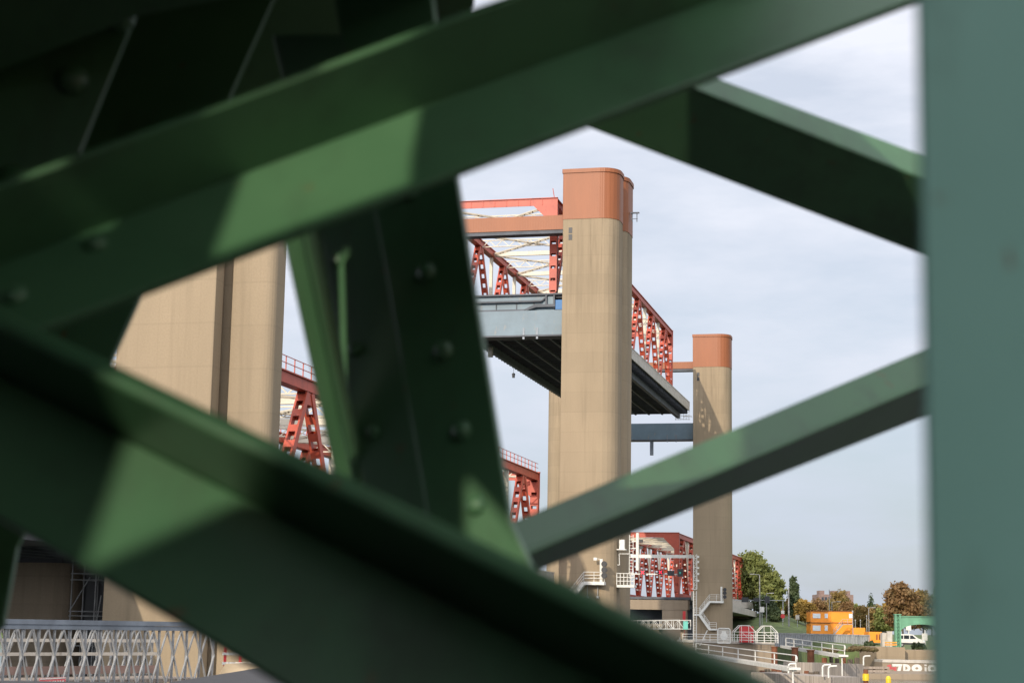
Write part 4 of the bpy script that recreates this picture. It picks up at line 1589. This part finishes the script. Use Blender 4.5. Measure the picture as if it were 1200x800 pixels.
lamp("tall lamp post with an arm to the left, before the big olive tree", 890.5, 673, 735, 395, -1.3, .13)
lamp("shorter lamp post with an arm to the right, beside the big olive tree", 898.3, 695, 726, 400, .8)
lamp("tall plain mast without an arm before the slim poplar", 924.5, 689, 731, 405, 0, .16)
lamp("tall thin plain mast rising behind the orange cabins", 972.3, 692, 735, 410, 0, .1)
lamp("low lamp post with an arm to the right behind the orange cabins", 975.2, 705, 735, 415, 1.2)
lamp("thin pole standing in front of the cabin stack's right end", 999.8, 717, 756, 298, 0, .07)
lamp("tallest lamp post between the containers, with a short arm", 1018.5, 712, 744, 390, .6)
lamp("plain pole just left of the tallest lamp between the containers", 1016, 722, 744, 385, 0)
lamp("small plain pole right of the low orange container's left end", 1008.5, 727, 740, 400, 0)
lamp("short pole close behind the cabin stack's right end", 1002.5, 727, 740, 410, 0)
t = thing("road_gantry", "road signal mast with a long arm carrying dark signal heads", "road signal", at(917.5, 728, 392))
a, b = at(917.5, 728, 392), at(917.5, 703, 392)
MB().tube(a, b, .14, 8, .1).build("pole", M['grey'], t)
MB().bar(b, at(860, 702.5, 392), .12, .14).build("arm", M['grey'], t)
for px, w_, h_ in ((873, .75, .55), (886.5, .65, .4), (899, .55, .75)):
    q = at(px, 702.3, 391.6)
    MB().box((q.x - w_, q.y - .15, q.z - h_), (q.x + w_, q.y + .1, q.z + h_)).build("signal_head", M['dark'], t)
for px, y, Y, mt, lab in ((917.3, 721.5, 380, 'redlit', "red and white road sign on a short post by the signal mast"), (934.5, 723, 390, 'fascia', "pale rectangular road sign on the grass slope"), (893, 714, 330, 'white', "white square marker high on a thin pole beside the abutment")):
    q = at(px, y, Y)
    gz = at(px, y + 9 if Y > 350 else y + 26, Y).z
    t = thing("road_sign", lab, "sign", (q.x, q.y, gz), group="road signs by the approach")
    MB().tube((q.x, q.y + .06, gz - .5), (q.x, q.y + .06, q.z + .5), .06, 8).build("post", M['grey'], t)
    m = MB()
    if mt == 'redlit': m.tube((q.x, q.y - .04, q.z), (q.x, q.y, q.z), .48, 16)
    else: m.box((q.x - .42, q.y - .04, q.z - .45), (q.x + .42, q.y, q.z + .55))
    m.build("panel", M[mt], t)
    if mt == 'redlit':
        m = MB().box((q.x - .35, q.y - .04, q.z + .5), (q.x + .35, q.y, q.z + 1.2))
        m.build("plate", M['white'], t)
for px, y0, y1, Y, lab in ((1065, 727, 744, 300, "white lamp mast with boxes behind the portal arch"), (1084, 738, 752, 280, "thin white pole under the portal's right side")):
    a, b = at(px, y1 + 3, Y), at(px, y0, Y)
    t = thing("signal_mast", lab, "mast", a)
    MB().tube(a, b, .09, 8).build("pole", M['white'], t)
    m = MB().box((b.x - .5, b.y - .1, b.z - 1.6), (b.x + .35, b.y + .2, b.z - .5))
    m.build("lamp_box", M['white'], t)
a, b = at(1034, 751, 285), at(1045, 741, 285)
t = thing("concrete_block", "pale concrete and grey boxes stacked left of the green portal", "blocks", a)
MB().box((a.x, a.y, -2.4), (b.x - .5, a.y + 1.5, b.z)).build("block", M['fascia'], t)
MB().box((a.x + .7, a.y - .6, -2.4), (a.x + 1.5, a.y - .01, b.z + .25)).build("tall_block", M['fascia'], t)
# brick house among the trees
a, b = at(960, 735, 640), at(1000, 696.5, 640)
t = thing("brick_building", "flat roofed red brick apartment block behind the autumn trees", "building", a)
MB().box((a.x, a.y, a.z), (b.x, a.y + 14, b.z)).build("wall", M['brickred'], t)
for x in (.05, .42, .8): MB().box((a.x + (b.x - a.x) * x, a.y + 2, b.z), (a.x + (b.x - a.x) * (x + .14), a.y + 8, b.z + 1.4)).build("roof_box", M['brickred'], t)
m = MB()
for r_ in range(4):
    for c_ in range(9):
        x = a.x + 1 + c_ * (b.x - a.x - 2) / 9
        m.box((x, a.y - .05, b.z - 2.2 - r_ * 2.9), (x + .8, a.y + .05, b.z - 1.0 - r_ * 2.9))
m.build("window", M['winglass'], t)


# ------------------------------------------------------------------ trees
LEAF = dict(
    olive=leafmat("olive foliage", (0.117, 0.142, 0.043), (0.193, 0.214, 0.060), (0.257, 0.257, 0.072)),
    dark=leafmat("dark foliage", (.06, .085, .04), (.085, .115, .05), (.115, .135, .055)),
    rust=leafmat("rusty autumn foliage", (.20, .115, .05), (.25, .145, .06), (.21, .16, .07)),
    gold=leafmat("golden autumn foliage", (0.312, 0.193, 0.047), (0.421, 0.268, 0.063), (0.268, 0.225, 0.072)),
    mixed=leafmat("mixed autumn foliage", (0.193, 0.161, 0.051), (0.280, 0.182, 0.060), (0.170, 0.177, 0.060)),
    scrub=leafmat("brown scrub", (0.170, 0.138, 0.072), (0.236, 0.170, 0.084), (0.149, 0.149, 0.063)),
)


def foliage(m, blobs, n, size, rnd):
    """leaf clusters through the volume of overlapping clumps"""
    tot = sum(b[1][0] * b[1][1] * b[1][2] for b in blobs)
    for (c, r) in blobs:
        k = max(12, int(n * r[0] * r[1] * r[2] / tot))
        for _ in range(k):
            d = V((rnd.gauss(0, 1), rnd.gauss(0, 1), rnd.gauss(0, 1))).normalized()
            f = rnd.random() ** .45 * (1 + .16 * rnd.gauss(0, 1))
            q = V((c[0] + d.x * r[0] * f, c[1] + d.y * r[1] * f, c[2] + d.z * r[2] * f))
            nn = (d + V((rnd.gauss(0, .7), rnd.gauss(0, .7), rnd.gauss(0, .7)))).normalized()
            a = nn.orthogonal().normalized()
            a = Matrix.Rotation(rnd.uniform(0, 2 * pi), 3, nn) @ a
            b = nn.cross(a)
            s = size * rnd.uniform(.55, 1.35)
            m.add([q - a * s, q - b * s * .6, q + a * s, q + b * s * .6], [(0, 1, 2, 3)])


def tree(label, px, ytop, hw, Y, mat, shape='round', n=2600, seed=1, ybase=None, name="tree", group="trees on the far bank", leaf=.5):
    rnd = random.Random(seed)
    b = at(px, 740, Y)
    b.z = land_h(b.x, b.y)
    top = at(px, ytop, Y).z
    h = top - b.z
    w = hw / 2030 * Y
    t = thing(name, label, "tree" if h > 4 else "bush", b, group=group)
    tr = MB()
    th = h * (.8 if shape != 'bush' else .5)
    tr.tube(b - V((0, 0, .3)), b + V((0, 0, th * .5)), max(.08, h * .018), 8, h * .012)
    tr.tube(b + V((0, 0, th * .5)), b + V((rnd.uniform(-.3, .3), 0, th)), h * .012, 6, .03)
    blobs = []
    if shape == 'round':
        k = 13
        for i in range(k):
            z = .22 + .68 * (i + .5) / k
            ww = w * sqrt(max(.15, 1 - ((z - .5) / .56) ** 2))
            ang = i * 2.4
            rr = ww * rnd.uniform(.45, .62)
            off = ww - rr
            blobs.append(((b.x + cos(ang) * off, b.y + sin(ang) * off, b.z + z * h), (rr, rr, rr * rnd.uniform(.55, .8))))
        blobs.append(((b.x, b.y, b.z + h * .5), (w * .6, w * .6, h * .3)))
        blobs.append(((b.x + rnd.uniform(-.2, .2) * w, b.y, b.z + h * .88), (w * .42, w * .42, h * .12)))
    elif shape == 'cone':
        for i in range(9):
            z = .12 + .86 * i / 9
            ww = w * (1 - z) ** .75 + .25
            for k in range(3 if i < 6 else 1):
                ang = i * 1.3 + k * 2.1
                o = ww * .45 if i < 6 else 0
                blobs.append(((b.x + cos(ang) * o, b.y + sin(ang) * o, b.z + z * h), (ww * .6, ww * .6, h * .085)))
    elif shape == 'column':
        for i in range(8):
            z = .1 + .84 * i / 7.6
            ww = w * (.55 + .45 * sin(pi * min(1, z * 1.05)))
            blobs.append(((b.x + rnd.uniform(-.2, .2) * w, b.y + rnd.uniform(-.2, .2) * w, b.z + z * h), (ww, ww, h * .1)))
    else:
        for i in range(7):
            x = rnd.uniform(-.7, .7) * w
            hh_ = h * rnd.uniform(.35, .55)
            blobs.append(((b.x + x, b.y + rnd.uniform(-.5, .5) * w, b.z + hh_ * .8), (w * rnd.uniform(.25, .42), w * .4, hh_)))
    for c, r in blobs[:8]:
        tr.tube(b + V((0, 0, h * .3 if shape != 'bush' else .1)), V(c), h * .007, 5, .02)
    tr.build("trunk", M['bark'], t)
    m = MB()
    foliage(m, blobs, int(n * 2.1), leaf * .7, rnd)
    m.build("crown" if shape != 'bush' else "foliage", LEAF[mat], t)
    return t


tree("big olive green tree right of the far tower, tallest on the bank", 884, 645, 27, 440, 'olive', n=5200, seed=2, leaf=.6)
tree("olive green tree leaning against the big one's right side", 906, 668, 17, 432, 'olive', n=2600, seed=5, leaf=.55)
tree("dark bushy tree filling the gap under the big olive tree", 897, 697, 14, 425, 'dark', n=1800, seed=8)
tree("small grey green tree behind the signal mast", 909, 705, 9, 420, 'dark', 'cone', n=1300, seed=9, leaf=.4)
tree("slim dark poplar standing free against the sky", 931, 673, 6.5, 445, 'dark', 'column', n=1800, seed=3, leaf=.45)
tree("yellow orange autumn tree left of the orange cabins", 944, 702, 15, 425, 'gold', n=2400, seed=12)
tree("olive brown tree below the slim poplar", 929, 700, 11, 450, 'mixed', n=1600, seed=31)
tree("red brown autumn tree before the brick block's left end", 962, 700, 17, 520, 'rust', n=2200, seed=14, leaf=.55)
tree("green brown tree with a flat top before the brick block", 984, 690, 17, 500, 'mixed', n=2600, seed=16, leaf=.55)
tree("rusty low tree behind the cabin stack's right half", 994, 703, 13, 470, 'rust', n=1700, seed=17)
tree("dark green pointed conifer between the autumn trees", 1021, 692, 16, 470, 'dark', 'cone', n=2200, seed=18, leaf=.45)
tree("yellowish olive tree behind the lamp posts between the containers", 1014, 709, 19, 430, 'mixed', n=2600, seed=20)
tree("pale olive tree left of the large brown tree", 1036, 712, 13, 420, 'olive', n=1800, seed=33)
tree("large brown autumn tree behind the green portal", 1058, 681, 24, 380, 'rust', 'round', n=4400, seed=21, leaf=.5)
tree("olive brown tree at the edge of the green post", 1082, 690, 17, 395, 'mixed', n=2800, seed=22)
tree("grey olive tree mostly behind the near green post", 1106, 684, 18, 410, 'olive', n=2200, seed=23)
for k, (px, y, hw, Y, mt, lab) in enumerate([(953, 709, 13, 560, 'mixed', "olive brown tree far behind the golden one"), (975, 706, 16, 580, 'rust', "dull red tree far behind the cabin stack's left half"),
                                            (1003, 707, 15, 560, 'olive', "olive tree far behind the low orange container"), (1030, 708, 17, 540, 'mixed', "brownish tree filling the gap right of the conifer"),
                                            (1044, 705, 15, 470, 'gold', "dull golden tree just left of the large brown tree"), (1092, 700, 20, 520, 'olive', "olive tree far behind the portal's right side"), (918, 708, 12, 520, 'mixed', "brown green tree far behind the signal mast")]):
    tree(lab, px, y, hw, Y, mt, n=1700, seed=60 + k, leaf=.6)
for k, (px, y, hw, Y, mt, lab) in enumerate([(1008, 756, 13, 246, 'scrub', "brown scrub bush on the bank below the panelled barrier"), (1023, 759, 8, 243, 'scrub', "brown scrub bush beside the pale plinth"), (1019, 749.5, 7, 290, 'dark', "small green bush below the orange container"),
                                    (992, 762, 10, 252, 'scrub', "low brown scrub bush behind the timber wall"), (1076, 752, 9, 262, 'dark', "low dark hedge bush in front of the parked van"), (972, 765, 9, 262, 'scrub', "low scrub bush behind the upper gangway's end")]):
    tree(lab, px, y, hw, Y, mt, 'bush', n=900, seed=40 + k, name="bush", group="bushes on the far bank", leaf=.28)
